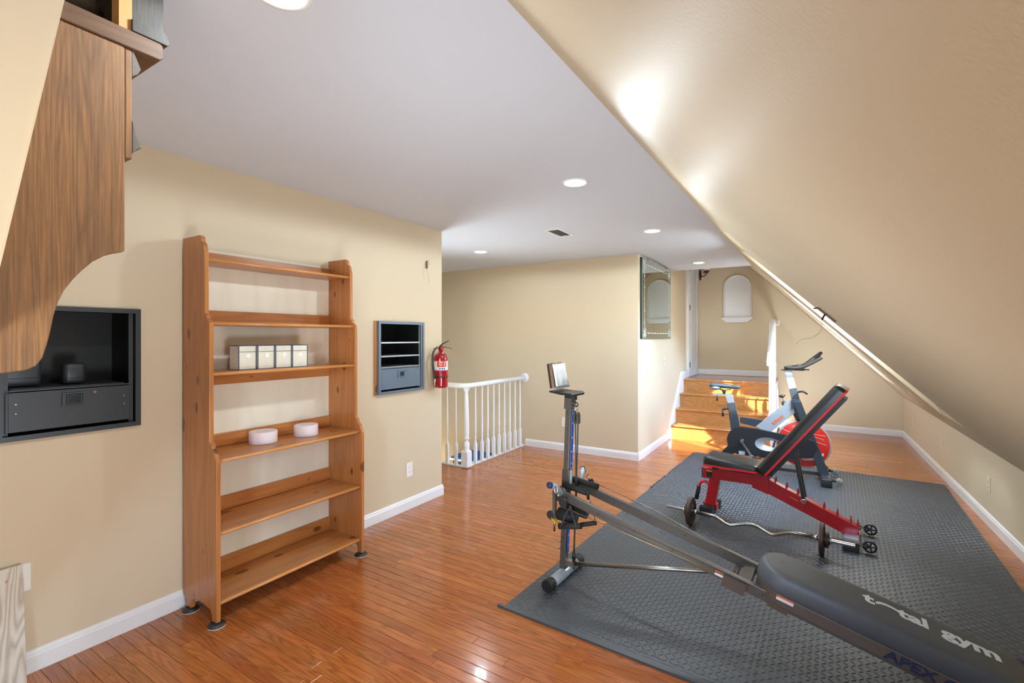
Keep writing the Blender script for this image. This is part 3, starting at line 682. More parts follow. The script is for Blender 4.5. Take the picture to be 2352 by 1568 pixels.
# ---- candles
for k,(x,y,lb) in enumerate(((-2.735,1.622,'squat pale lilac pillar candle on the left of the shelf'),(-2.705,1.885,'squat pale lilac pillar candle on the right of the shelf'))):
    t=thing('pillar_candle',lb,'candle',(x,y,.8365),0,'pillar candles'); R=.076 if k==0 else .071
    m=MB(); m.lathe([(R-.002,0),(R,.003),(R,.066),(R-.003,.070),(R*.8,.0695),(R*.6,.066),(R*.3,.064),(.001,.064)],n=40); part('wax',m,'candle',t)
    m=MB()
    for a in range(3): m.tube([(R*.4*math.cos(a*2.1),R*.4*math.sin(a*2.1),.064),(R*.4*math.cos(a*2.1)+.001,R*.4*math.sin(a*2.1),.072)],.0012,6)
    part('wick',m,'box',t,kind='stuff')

# ---- whitewashed board leaning at the lower left
t=thing('pine_board','whitewashed knotty pine board leaning on the left wall at the picture corner','board',(-2.80,.45,.001))
m=MB(); R=Matrix.Rotation(math.radians(-6.5),3,'Y'); m.box(R@Vector((0,0,.246)),(.02,.36,.49),R); part('board_face',m,'whitepine',t,bev=.002)
for y_,z_ in((.13,.44),(.10,.30)): m=MB(); q=R@Vector((.0101,0,z_)); m.cyl((q.x-.001,y_,q.z),(q.x+.0006,y_,q.z),.005,n=10); part('knot',m,'nose',t)

# ================================================================ CARVED OAK CABINET (upper left)
X0=-1.5
ck=thing('carved_oak_bracket','old brown oak cabinet end with curved foot and ledge, hanging at the upper left','furniture',(X0,.52,1.38))
def L3(p): return (p[0]-X0,p[1]-.52,p[2]-1.38)
curve=[(.521,2.212),(.521,1.683),(.515,1.679),(.50,1.674),(.478,1.664),(.455,1.646),(.435,1.622),(.418,1.598),(.402,1.570),(.392,1.543),(.384,1.510),(.378,1.47),(.372,1.44),(.365,1.412),(.354,1.394),(.338,1.385),(.30,1.380),(.275,1.379),(.275,2.212)]
m=MB(); m.prism([(a-.52,b-1.38) for a,b in curve],-.024,0,YZX); part('side_panel',m,'oak',ck,bev=.004,seg=3)
m=MB(); m.bx(-.70,-.002,.0015,.017,.545,.832); part('front_board',m,'oak',ck,bev=.003)
m=MB(); m.bx(-.30,-.026,-.245,.0,.545,.565); part('bottom_board',m,'oak',ck)
m=MB(); m.prism([(-.2485,.832),(.078,.832),(.085,.840),(.085,.872),(.078,.878),(-.2485,.878)],-.70,.006,YZX); part('ledge',m,'oaky',ck,bev=.003)
m=MB(); m.bx(-.045,.0,-.012,.016,.8785,1.058); part('plinth_cheek',m,'freshoak',ck,label='paler yellow oak cheek')
m=MB(); m.bx(-.26,-.002,.017,.088,.8785,1.058)
part('plinth_block',m,'darkoak',ck,label='dark fluted oak plinth block')
m=MB(); m.prism([(.014,.879),(.094,.879),(.099,.884),(.1,.892),(.093,.898),(.096,.903),(.088,.91),(.014,.91)],-.28,.008,YZX); part('plinth_moulding',m,'darkoak',ck,bev=.001)
m=MB(); m.lathe([(.05,0),(.055,.008),(.05,.018),(.034,.024),(.032,.04),(.042,.048),(.046,.06),(.040,.078),(.030,.09),(.028,.18)],(-.11,-.055,.8785),(0,0,1),24); part('turned_column',m,'darkoak',ck)
m=MB(); m.prism([(.018,.765),(.030,.775),(.037,.79),(.027,.815),(.019,.832),(.0175,.832),(.0175,.76)],-.10,-.004,YZX); cv=part('carving',m,'plaster',ck,label='chalky grey carved fragment',bev=.003); m=MB(); m.prism([(.0175,.56),(.028,.575),(.040,.582),(.033,.60),(.026,.615),(.024,.64),(.0175,.65)],-.12,-.004,YZX); part('carving',m,'plaster',ck,label='chalky grey carved fragment',bev=.003)

# ================================================================ FIRE EXTINGUISHER
ex=thing('fire_extinguisher','red fire extinguisher with black hose hanging at the wall corner','fire extinguisher',(-2.795,3.30,1.008))
R=.064; m=MB(); m.lathe([(.050,0),(.059,.003),(.0635,.012),(.064,.02),(.064,.255),(.061,.275),(.053,.293),(.041,.305),(.028,.312),(.020,.316),(.019,.335)],n=36); part('cylinder',m,'extred',ex)
m=MB(); m.lathe([(R+.0008,.158),(R+.0008,.238)],n=36,caps=False); lbm=part('label_band',m,'white',ex)
def on_cyl(a,z,w,h,mat,name,par,off=.0014):
    mm=MB(); q=[];n=8
    for i in range(n+1):
        t_=a+(i/n-.5)*w/R; q+=[((R+off)*math.cos(t_),(R+off)*math.sin(t_),z),((R+off)*math.cos(t_),(R+off)*math.sin(t_),z+h)]
    mm.add(q,[(2*i,2*i+2,2*i+3,2*i+1) for i in range(n)],True); return part(name,mm,mat,par)
R=.064
aC=math.atan2(-3.3,2.79)+.12
on_cyl(aC+.05,.188,.085,.048,'redbright','label_text_block',lbm)
for i,dz in enumerate((.226,.212,.200)): on_cyl(aC-.12,dz,.045,.0022,'white','label_line',lbm,.0018)
for dx in(-.2,.12,.42): on_cyl(aC+dx,.165,.013,.014,'blue','label_pictogram',lbm,.0018)
for dz in(.222,.208,.194): on_cyl(aC+.42,dz,.010,.008,'white','label_pictogram',lbm,.0018)
m=MB(); m.lathe([(R+.002,.092),(R+.003,.094),(R+.003,.101),(R+.002,.103)],n=36,caps=False); part('strap',m,'blkmetal',ex)
m=MB(); m.cyl((0,0,.333),(0,0,.372),.018,n=20); m.cyl((0,0,.355),(0.0,-.04,.358),.010,n=12); part('valve',m,'blkmetal',ex)
m=MB(); m.cyl((.012,0,.352),(.024,-.008,.352),.0165,n=20); part('pressure_gauge',m,'redbright',ex)
m=MB(); m.tube([(.004,-.008,.372),(.012,.005,.388),(.05,.045,.418),(.055,.052,.420)],[.012,.011,.006,.004],8,flat=.6); part('upper_lever',m,'black',ex)
m=MB(); m.tube([(.004,.005,.365),(.03,.03,.362),(.065,.062,.352),(.075,.07,.343)],[.007,.006,.005,.004],8,flat=.6); part('lower_lever',m,'black',ex)
m=MB(); m.tube([(0.0,-.038,.358),(0.0,-.052,.357)],.011,12); part('hose_fitting',m,'brass',ex)
m=MB(); m.tube(spline([(0,-.05,.357),(0,-.075,.345),(.0,-.098,.315),(.0,-.108,.27),(.0,-.106,.22),(.0,-.098,.17),(.0,-.088,.12),(.0,-.083,.085)]),.009,12); part('hose',m,'black',ex)
m=MB(); m.lathe([(.011,0),(.009,.03),(.0075,.06),(.006,.075)],(0,-.082,.085),(0,.03,-1),14); part('nozzle',m,'brass',ex)
m=MB(); m.prism(rrect(-.014,.014,.34,.43,.012),-.0885,-.0855,YZX); m.bx(-.0885,-.02,-.006,.006,.345,.352); 
part('wall_bracket',m,'edge',ex)

# ================================================================ MIRROR WALL, NICHE, SCONCE
mr=thing('wall_mirror','frameless etched mirror hanging on the wall beside the stairs','mirror',(MX,6.33,1.44))
m=MB(); m.bx(.001,.024,-.69,.69,0,.975); part('backing',m,'blkmetal',mr)
m=MB(); m.bx(.0245,.0295,-.69,.69,0,.975); part('glass_edge',m,'gedge',mr)
m=MB(); m.bx(.0296,.0300,-.687,.687,.003,.972); part('mirror_glass',m,'mirror',mr)
m=MB(); zz=.0306
def eline(a,b,w=.004): m.bar((zz,a[0],a[1]),(zz,b[0],b[1]),w,.0006,(1,0,0))
for a,b in(((-.60,.07),(.60,.07)),((-.60,.905),(.60,.905)),((-.60,.07),(-.60,.905)),((.60,.07),(.60,.905))): eline(a,b)
for cy in(-.60,.60):
    for cz in(.07,.905):
        for an in range(0,360,30):
            if an%90==0 and an in(): continue
            r_=.07 if an%90 else .05
            eline((cy,cz),(cy+r_*1.2*math.cos(math.radians(an)),cz+r_*math.sin(math.radians(an))),.005)
for k in range(-3,4):
    for z in(.07,.905): m.ell((zz,k*.14,z),(.0005,.014,.009),8,6)
for k in range(5):
    for y_ in(-.6,.6): m.ell((zz,y_,.2+k*.14),(.0005,.010,.014),8,6)
part('etched_ornament',m,'etch',mr,kind='stuff')
for y_,z_ in((-.45,.98),(.45,.98)):
    m=MB(); m.tube([(.004,y_,z_+.03),(.02,y_,z_+.012),(.034,y_,z_-.012)],.003,6); part('mirror_clip',m,'bronze',mr)

nc=thing('arched_niche','white arched wall niche with small moulded sill on the far wall','niche',(-1.005,YW,1.71))
def arch(w,z0,z1,n=20):
    r=w; o=[(w,z0)]+[(r*math.cos(PI*k/n),z1-r+r*math.sin(PI*k/n)) for k in range(n+1)]+[(-w,z0)]; return o
NF=lambda u,v,w:(u,-w,v)
A,B=arch(.220,.085,.815),arch(.192,.085,.787)
m=MB(); n=len(A); q=[NF(u,v,.0) for u,v in A]+[NF(u,v,.028) for u,v in A]+[NF(u,v,.034) for u,v in [(x*.95,y_*.995+.001) for x,y_ in A]]+[NF(u,v,.022) for u,v in B]+[NF(u,v,.004) for u,v in B]
m.add(q,[(r_*n+i,r_*n+i+1,(r_+1)*n+i+1,(r_+1)*n+i) for r_ in range(4) for i in range(n-1)],True); part('arch_frame',m,'trim',nc)
m=MB()
# gently concave back
rows=14; q=[];fs=[]
for j in range(rows+1):
    ph=max(0,(j-2)/(rows-2))*PI/2
    v=.085+(.595-.085)*min(1,j/2) if j<=2 else .595+.192*math.sin(ph)
    wv=.192 if j<=2 else .192*math.cos(ph)+.0005
    for i in range(13):
        u=-wv+2*wv*i/12; q.append(NF(u,v,.004+.010*(u/.192)**2))
for j in range(rows):
    for i in range(12): fs.append((j*13+i,j*13+i+1,(j+1)*13+i+1,(j+1)*13+i))
m.add(q,fs,True); part('niche_back',m,'trim',nc)
m=MB(); m.prism([(-.25,.085),(.25,.085),(.25,.070),(.235,.066),(.232,.055),(.21,.048),(.20,.03),(.185,.022),(.17,.0),(-.17,.0),(-.185,.022),(-.20,.03),(-.21,.048),(-.232,.055),(-.235,.066),(-.25,.070)],0,.07,NF); part('sill',m,'trim',nc,bev=.004)

sc=thing('wall_sconce','dark bronze scroll wall lamp beside the door, half hidden by the ceiling','lamp',(-1.60,YW,2.56))
m=MB(); m.ell((0,-.008,0),(.02,.012,.10),14,10); part('backplate',m,'bronze',sc)
m=MB(); m.tube(spline([(0,-.015,0),(.04,-.05,-.03),(.09,-.08,-.02),(.12,-.09,.02),(.10,-.09,.05),(.07,-.08,.03),(.085,-.08,.015)]),.008,8); part('scroll_arm',m,'bronze',sc)
m=MB(); m.lathe([(.008,0),(.02,.01),(.035,.03),(.045,.05)],(.12,-.09,.01),(0,0,1),16); part('cup',m,'bronze',sc)
m=MB(); m.lathe([(.03,0),(.055,.03),(.07,.08),(.075,.12)],(.12,-.09,.055),(0,0,1),20,caps=False); part('shade',m,'frost',sc)

# hook on the slope with loose cord
P0=Vector(sp(.43,4.30)); 
hk=thing('slope_bracket','small dark bracket with a loose hanging cord on the sloped ceiling','bracket',tuple(P0))
sdir=(Vector(sp(.5,4.3))-P0).normalized(); nrm=-(Vector(sp(.43,4.3,.1))-P0).normalized()
m=MB(); m.bar(nrm*.006-sdir*.07,nrm*.006+sdir*.09,.022,.010,nrm); m.tube([tuple(nrm*.01-sdir*.07),tuple(nrm*.03-sdir*.085)],.006,8); m.bar(nrm*.012,nrm*.04-Vector((0,.03,.02)),.012,.008,nrm); part('bracket_bar',m,'bronze',hk)
m=MB(); b0=nrm*.035; m.tube(spline([tuple(b0),tuple(b0+Vector((-.005,-.01,-.07))),tuple(b0+Vector((-.02,-.02,-.12))),tuple(b0+Vector((-.07,-.02,-.16))),tuple(b0+Vector((-.13,-.02,-.17))),tuple(b0+Vector((-.17,-.02,-.21)))]),.0022,6); part('cord',m,'brass',hk)

# ================================================================ FOAM FLOOR MAT
T=.59; MW,ML=4,7; MA=-.045
mt=thing('foam_floor_mat','charcoal interlocking foam gym mat with diamond tread covering the oak floor','mat',(-1.385,2.20,0),MA)
def teeth(p0,p1,out,n=14,amp=.011):
    """interlocking profile from p0 to p1, teeth alternate to either side"""
    p0=Vector(p0); p1=Vector(p1); t=(p1-p0); L=t.length; t/=L; o=Vector(out); r=[]
    for k in range(n):
        a=L*k/n; b=L*(k+1)/n; s_=amp if k%2 else -amp; e=L/n*.16
        r+=[p0+t*(a-(e if k else 0))+o*s_,p0+t*(b+(e if k<n-1 else 0))+o*s_] if False else [p0+t*(a+e*.5)+o*0 if k==0 else p0+t*(a-e)+o*s_, p0+t*(b+e if k<n-1 else b-e*.5)+o*(s_ if k<n-1 else 0)]
    return r
def tile_poly(l,r,f,b):
    """flags: does that side have teeth"""
    g=.0007; c=[(g,g),(T-g,g),(T-g,T-g),(g,T-g)]; P=[]
    P+=[Vector(c[0])]+(teeth(c[0],c[1],(0,1)) if f else [])
    P+=[Vector(c[1])]+(teeth(c[1],c[2],(1,0)) if r else [])
    P+=[Vector(c[2])]+([v for v in reversed(teeth(c[3],c[2],(0,1)))] if b else [])
    P+=[Vector(c[3])]+([v for v in reversed(teeth(c[0],c[3],(1,0)))] if l else [])
    return [(v.x,v.y) for v in P]
TH=.011
# tread relief shared by every tile
tm=MB(); n=22; pit=T/n
for i in range(n):
    for j in range(n):
        cx,cy=(i+.5)*pit,(j+.5)*pit
        if min(cx,cy,T-cx,T-cy)<.012: continue
        a=math.radians(42 if (i+j)%2 else -42)+math.radians(4); u=(math.cos(a),math.sin(a)); v=(-u[1],u[0]); l,w=.0148,.0043
        q=[]
        for s_,k in((-1,0),(-.45,.8),(.45,.8),(1,0),(.45,-.8),(-.45,-.8)): q.append((cx+u[0]*l*s_+v[0]*w*k,cy+u[1]*l*s_+v[1]*w*k,TH))
        q+=[(cx-u[0]*l*.5,cy-u[1]*l*.5,TH+.0026),(cx+u[0]*l*.5,cy+u[1]*l*.5,TH+.0026)]
        tm.add(q,[(0,1,6),(1,2,7,6),(2,3,7),(3,4,7),(4,5,6,7),(5,0,6)])
trme=bpy.data.meshes.new('tread_relief'); trme.from_pydata(tm.v,[],tm.f)
tcache={}
for i in range(MW):
    for j in range(ML):
        key=(i>0 or j>=4,i<MW-1,True if j>0 else True,j<ML-1)
        if key not in tcache:
            m=MB(); m.prism(tile_poly(*key),.0006,TH,XYZ); tcache[key]=m.mesh('foam_tile')
        o=link('foam_tile',tcache[key],'mat',mt); o.location=(i*T,j*T,0)
        r_=link('tread_relief',trme,'mat',o); r_['kind']='stuff'
# border strips on the front and the right with the interlocking edge
def border(L,n):
    m=MB(); g=.0007; m.prism([(0,-.05),(L,-.05),(L,-g)]+[(v.x,v.y-2*g) for v in reversed(teeth((0,0),(L,0),(0,1)))]+[(0,-g)],.0006,TH,XYZ); return m
bm_=border(T,14).mesh('border_strip')
for i in range(MW): o=link('border_strip',bm_,'mat',mt); o.location=(i*T,0,0)
m=MB(); m.prism([(-.03,-.05),(0.0,-.05),(0,-.036),(-.012,-.034),(-.022,-.026),(-.034,-.028),(-.040,-.038),(-.038,-.048)],.0006,TH,XYZ); part('edge_knob',m,'mat',mt)
ZM=TH+.0024   # resting height on the tread

# ================================================================ EZ CURL BARBELL
bb=thing('curl_barbell','zigzag curl barbell with one rusty plate and collar at each end, lying on the mat','barbell',(-.335,3.815,ZM+.105),math.atan2(3.76-3.855,1.0)*.9)
m=MB(); m.tube([(-.40,0,0),(-.26,0,0),(-.235,-.003,-.004),(-.16,-.055,-.02),(-.13,-.062,-.022),(-.04,-.012,-.005),(0,-.004,0),(.04,-.012,-.005),(.13,-.062,-.022),(.16,-.055,-.02),(.235,-.003,-.004),(.26,0,0),(.40,0,0)],.0125,14); part('bent_bar',m,'steel',bb)
for s_ in(-1,1):
    m=MB(); m.tube([(s_*(.40+k*.0035),0,0) for k in range(60)],[.0135 if k%2 else .0115 for k in range(60)],12); part('threaded_end',m,'chrome',bb)
    m=MB(); m.lathe([(.015,-.012),(.018,-.01),(.018,.01),(.015,.012)],(s_*.392,0,0),(1,0,0),20); part('collar_ring',m,'chrome',bb)
    m=MB(); m.lathe([(.0145,-.010),(.040,-.012),(.045,-.007),(.080,-.006),(.086,-.012),(.103,-.013),(.105,-.009),(.105,.009),(.103,.013),(.086,.012),(.080,.006),(.045,.007),(.040,.012),(.0145,.010)],(s_*.425,0,0),(1,0,0),40); part('weight_plate',m,'rust',bb,label='rusty cast iron plate')
    m=MB(); m.lathe([(.0145,.0),(.050,.0),(.052,.006),(.050,.020),(.044,.024),(.0145,.024)],(s_*(.44),0,0),(s_,0,0),28); part('small_plate',m,'rust',bb)
    m=MB(); m.lathe([(.0145,0),(.025,0),(.027,.004),(.027,.01),(.0145,.012)],(s_*(.466),0,0),(s_,0,0),20)
    for k in range(6): a=k*PI/3; m.ell((s_*.472,.028*math.cos(a),.028*math.sin(a)),(.006,.007,.007),8,6)
    part('star_collar',m,'chrome',bb)

# ================================================================ WEIGHT BENCH
wb=thing('weight_bench','red framed adjustable weight bench with raised black backrest','bench',(-.66,4.25,ZM),-.1)
def bpol(pts,y0,y1): m=MB(); m.prism(pts,y0,y1,XZY); return m
part('main_beam',bpol([(-.075,.272),(.30,.282),(.40,.255),(.41,.235),(.93,.030),(.985,.075),(.985,.108),(.42,.345),(.415,.372),(-.075,.355)],-.032,.032),'red',wb,bev=.004)
part('beam_cap',bpol([(-.083,.274),(-.0755,.274),(-.0755,.353),(-.083,.353)],-.030,.030),'black',wb)
part('leg',bpol([(-.058,.058),(.020,.058),(.056,.272),(-.024,.272)],-.03,.03),'red',wb,bev=.003)
part('gusset',bpol([(.30,.262),(.415,.228),(.425,.372),(.34,.385),(.30,.350)],-.036,.036),'red',wb,bev=.003)
m=MB(); m.bx(-.073,.035,-.035,.035,.0585,.068); m.bx(.027,.035,-.035,.035,.020,.0584); part('foot_plate',m,'red',wb)
def foot(x0,x1,y0,y1,z):
    m=MB(); m.bx(x0,x1,y0,y1,.004,z); return part('foot_bar',m,'edge' if x0>.5 else 'blkmetal',wb,bev=.003)
foot(-.066,.024,-.10,.10,.058); fb=foot(.90,.985,-.17,.17,.058)
def grip(x0,x1,y0,y1,z):
    m=MB(); m.bx(x0-.004,x1+.004,y0,y1,.0,z+.004)
    n=12
    for k in range(n): xx=x0-.002+(x1-x0+.004)*k/(n-1); m.bx(xx-.002,xx+.002,y0,y1,z+.004,z+.008); m.bx(xx-.002,xx+.002,y0-.003 if y0<0 else y1,y0 if y0<0 else y1+.003,.0,.012)
    part('foot_grip',m,'black',wb)
grip(-.066,.024,-.145,-.095,.058); grip(-.066,.024,.095,.145,.058); grip(.90,.985,-.225,-.165,.058); grip(.90,.985,.165,.225,.058)
part('end_plate',bpol([(.885,.045),(.985,.0585),(.99,.0585),(.99,.066),(.93,.066),(.885,.066)],-.045,.045),'red',wb)
for k,(x,z) in enumerate(((.46,.322),(.535,.291),(.61,.259),(.775,.189),(.855,.156),(.935,.122),(.975,.105))):
    part('ladder_notch',bpol([(x-.008,z-.012),(x+.004,z-.016),(x+.008,z+.010),(x+.002,z+.045),(x-.003,z+.045),(x-.004,z+.012)],-.030,-.026),'red',wb)
    part('ladder_notch',bpol([(x-.008,z-.012),(x+.004,z-.016),(x+.008,z+.010),(x+.002,z+.045),(x-.003,z+.045),(x-.004,z+.012)],.026,.030),'red',wb)
m=MB(); m.tube(spline([(-.02,0,.215),(-.06,0,.235),(-.095,0,.225),(-.112,0,.19),(-.12,0,.16)]),.011,12); part('carry_handle',m,'redv',wb)
m=MB(); m.tube([(-.113,0,.187),(-.136,0,.075)],.016,14); part('handle_grip',m,'foam',wb)
# pads: rounded slabs in a local (length,width,height) frame
def pad(name,L,Wd,Hh,org,ang,mat,stripe,taper=0,parent=wb,wave=.0,trimh=.014,endr=.03,hdrop=0):
    R=Matrix.Rotation(-ang,3,'Y'); o3=Vector(org)
    n=24; m=MB(); q=[];
    prof=[(1,.0),(1.0,.35),(.985,.62),(.95,.82),(.87,.95),(.72,1.0)]
    def outline(sc,k):
        # rounded rectangle scaled toward the middle by absolute inset
        ins=(1-sc)*Wd/2; w=Wd/2-ins; pts=rrect(ins,L-ins,-w,w,max(.005,endr-ins*.3),5)
        return pts
    ring=[]
    for sc_,hh in prof:
        pts=outline(sc_,0); ring.append(len(pts))
        for x,y in pts:
            tp=1-taper*(x/L); q.append(o3+R@Vector((x,y*tp,hh*Hh*(1+wave*math.sin(x/L*7+.8))*(1-hdrop*x/L) if hh>.3 else hh*Hh)))
    n=ring[0]; m.add(q,[(r_*n+i,r_*n+(i+1)%n,(r_+1)*n+(i+1)%n,(r_+1)*n+i) for r_ in range(len(prof)-1) for i in range(n)]+[tuple((len(prof)-1)*n+i for i in range(n))],True)
    p=part(name,m,mat,parent)
    m=MB(); pts=rrect(-.002,L+.002,-Wd/2-.002,Wd/2+.002,endr,5); q=[o3+R@Vector((x,y*(1-taper*x/L),z)) for z in(-trimh,0.001) for x,y in pts]; n=len(pts)
    m.add(q,[tuple(range(n))[::-1],tuple(range(n,2*n))]+[(i,(i+1)%n,n+(i+1)%n,n+i) for i in range(n)]); part(stripe[0],m,stripe[1],p)
    return p
pad('seat_pad',.41,.27,.066,(-.05,0,.413),0.0,'vinyl2',('red_trim','redv'),wave=.09,hdrop=.42)
# the seat pad rises toward the front: small support block beneath
m=MB(); m.bx(.0,.04,-.03,.03,.356,.402); m.bx(.06,.34,-.028,.028,.372,.398); part('seat_support',m,'blkmetal',wb)
BA=math.radians(53.0); bo=(.375,0,.405)
pad('back_pad',.86,.28,.072,(.395,0,.390),BA,'vinyl2',('red_trim','redv'),taper=0)
m=MB(); c_,s_=math.cos(BA),math.sin(BA); 
for yy in(-.045,.045): m.bar((.43,yy,.385),(.43+.79*c_,yy,.385+.79*s_),.03,.045,(0,1,0))
part('back_support',m,'blkmetal',wb)
for yy in(-.04,.04):
    m=MB(); m.bar((.59,yy,.60),(.652,yy,.235),.022,.034,(0,1,0)); part('support_strut',m,'blkmetal',wb,bev=.002)
m=MB(); m.cyl((.652,-.060,.232),(.652,.060,.232),.010,n=14); m.lathe([(.019,0),(.019,.012),(.015,.014)],(.652,-.055,.232),(0,-1,0),18); part('adjustment_pin',m,'chrome',wb)
m=MB(); m.cyl((.652,-.070,.232),(.652,-.0695,.232),.009,n=14); part('pin_cap',m,'redv',wb)
for yy in(-.20,.20):
    t_=MB(); t_.lathe([(.036,-.010),(.040,-.006),(.040,.006),(.036,.010),(.030,.010),(.030,-.010)],(1.045,yy*.9,.044),(0,1,0),24,caps=False)
    for k in range(5): a=k*2*PI/5; t_.bar((1.045,yy*.9,.044),(1.045+.032*math.cos(a),yy*.9,.044+.032*math.sin(a)),.009,.010,(0,1,0))
    t_.cyl((1.045,yy*.9-.012,.044),(1.045,yy*.9+.012,.044),.008,n=12); w_=part('transport_wheel',t_,'black',wb)
    m=MB(); m.bar((.985,yy*.9-.016,.05),(1.05,yy*.9-.016,.044),.004,.018,(0,1,0)); m.bar((.985,yy*.9+.016,.05),(1.05,yy*.9+.016,.044),.004,.018,(0,1,0)); part('wheel_fork',m,'blkmetal',w_)
m=MB(); m.bx(-.045,.0,-.0335,-.0325,.287,.342); s_=part('warning_sticker',m,'blkmetal',wb,label='black sticker with yellow heading')
m=MB(); m.bx(-.044,-.001,-.034,-.0336,.332,.341); part('sticker_heading',m,'yellow',s_)
m=MB(); m.bar((.56,-.0328,.243),(.62,-.0328,.217),.001,.018,(0,-1,0)); part('yellow_sticker',m,'yellow',wb)
m=MB(); m.tube([(.37,-.05,.375),(.37,.05,.375)],.012,12); part('pivot_bolt',m,'blkmetal',wb)

# ================================================================ SPIN BIKE
bk=thing('exercise_bike','black and silver spin bike with a red flywheel behind the bench','exercise bike',(-.35,5.77,ZM),.03)
K=bpol
def bkm(pts,y0,y1,mat,name,par=bk,bev=.004,label=None):
    m=MB(); m.prism(pts,y0,y1,XZY); return part(name,m,mat,par,label,bev)
bkm([(-.342,.30),(-.235,.30),(-.318,.730),(-.396,.716)],-.028,.028,'bikesteel','seat_tube')
bkm([(-.385,.70),(-.326,.712),(-.342,.800),(-.418,.795)],-.022,.022,'bikesilver','seat_post')
m=MB(); m.bx(-.545,-.34,-.018,.018,.798,.812); part('seat_slider',m,'bikesilver',bk)
m=MB(); m.tube([(-.50,-.02,.795),(-.50,-.03,.765),(-.497,-.03,.735)],[.006,.010,.008],10); part('slider_knob',m,'black',bk)
m=MB(); m.tube([(-.385,-.028,.66),(-.415,-.045,.655),(-.44,-.05,.645)],.010,10); m.tube([(-.44,-.05,.65),(-.436,-.05,.57)],[.009,.012],10); part('seat_lever',m,'black',bk)
# saddle
m=MB(); pr_=[]; nx=14; q=[]
for i in range(nx+1):
    t=i/nx; x=-.575+t*.305; w=.100*max(0,1-t*1.35)**1.1*math.sin(min(1,t*5+.35)*PI/2)+.022; w=w*(1,.86,.45)[max(0,i-nx+2)]; zt=.893+.030*math.sin((1-t)*2.4)*(1-t)+.004*t; b=(.016+.022*(1-t))*(1,.9,.5)[max(0,i-nx+2)]
    for k in range(16):
        a=2*PI*k/16; yy=math.cos(a)*w; zz_=math.sin(a); q.append((x,yy,zt+(zz_*.020 if zz_>0 else zz_*b*(1.2))))
m.add(q,[(i*16+k,i*16+(k+1)%16,(i+1)*16+(k+1)%16,(i+1)*16+k) for i in range(nx) for k in range(16)]+[tuple(range(16)),tuple(nx*16+k for k in range(16))],True); sd=part('saddle',m,'vinyl',bk)
m=MB(); m.tube(spline([(-.56,-.086,.912),(-.53,-.090,.893),(-.49,-.075,.873),(-.44,-.050,.866)]),[.018]*19,8) if False else m.ell((-.522,0,.885),(.062,.104,.030),20,10); part('saddle_gel',m,'satin',sd,label='grey rear side of the saddle')
m=MB(); m.tube([(-.50,-.02,.872),(-.43,-.02,.852),(-.36,-.015,.87)],.004,8); m.tube([(-.50,.02,.872),(-.43,.02,.852),(-.36,.015,.87)],.004,8); m.box((-.43,0,.842),(.035,.05,.022)); m.cyl((-.43,0,.812),(-.43,0,.842),.013,n=12); part('saddle_clamp',m,'black',bk)
# frame
bkm([(-.268,.572),(-.268,.508),(-.105,.478),(-.03,.43),(-.02,.555),(-.08,.56)],-.024,.024,'bikesteel','top_tube')
bkm([(-.115,.485),(-.012,.428),(.02,.43),(.262,.675),(.236,.795),(.20,.785)],-.030,.030,'bikesilver','down_tube',label='silver grey diagonal tube with orange lettering')
lettering('brand_lettering','SUNNY',.045,'orange',bk,(.052,-.0315,.512),(.68,0,.62),(-.62,0,.68),.0015,sx=.95)
bkm([(.195,.905),(.262,.925),(.335,.625),(.262,.60)],-.036,.036,'bikesteel','head_tube')
bkm([(.150,1.10),(.216,1.105),(.262,.915),(.197,.895)],-.026,.026,'bikesilver','handlebar_post')
for sy in(-1,1):
    bkm([(.236,.775),(.300,.788),(.548,.058),(.458,.058)],sy*.062-.007 if sy<0 else .055,sy*.062+.007 if sy<0 else .069,'bikesteel','fork_leg')
bkm([(.215,.80),(.30,.79),(.285,.72),(.215,.70)],-.055,.055,'bikesteel','fork_crown')
# resistance knob
m=MB(); m.cyl((.168,0,.685),(.145,0,.772),.027,.024,n=20); m.cyl((.145,0,.77),(.136,0,.81),.004,n=10); part('knob_sleeve',m,'bikesteel',bk)
m=MB(); m.lathe([(.008,0),(.028,.014),(.034,.022),(.03,.03),(.01,.034)],(.137,0,.806),(-.25,0,1),20); part('resistance_knob',m,'blkmetal',bk)
m=MB(); m.tube([(.255+k*.0028,0,.665-k*.0075) for k in range(13)],[.032 if k%2 else .025 for k in range(13)],14); part('bellows',m,'black',bk,label='ribbed black rubber bellows')
# handlebars
m=MB(); m.bx(.125,.245,-.05,.05,1.098,1.108); part('handlebar_plate',m,'blkmetal',bk)
for sy in(-1,1):
    m=MB(); m.tube(spline([(.165,sy*.0,1.128),(.17,sy*.07,1.126),(.20,sy*.115,1.128),(.30,sy*.13,1.140),(.36,sy*.135,1.168),(.44,sy*.14,1.218),(.478,sy*.14,1.245)]),.0165,12); part('handlebar',m,'foam',bk)
m=MB(); m.tube(spline([(.27,-.06,1.145),(.33,-.055,1.155),(.41,-.05,1.225),(.465,-.035,1.275),(.475,0,1.285),(.465,.035,1.275),(.41,.05,1.225),(.33,.055,1.155),(.27,.06,1.145)]),.015,12); part('inner_handlebar',m,'foam',bk)
m=MB(); m.tube([(.22,-.03,1.115),(.33,-.03,1.113)],.014,12); m.cyl((.33,-.03,1.113),(.375,-.03,1.113),.007,n=10); part('console_bar',m,'blkmetal',bk)
m=MB(); m.tube([(.262,-.02,.87),(.30,-.03,.885),(.325,-.03,.885),(.36,-.03,.86)],[.009,.010,.010,.007],10); part('post_lever',m,'blkmetal',bk)
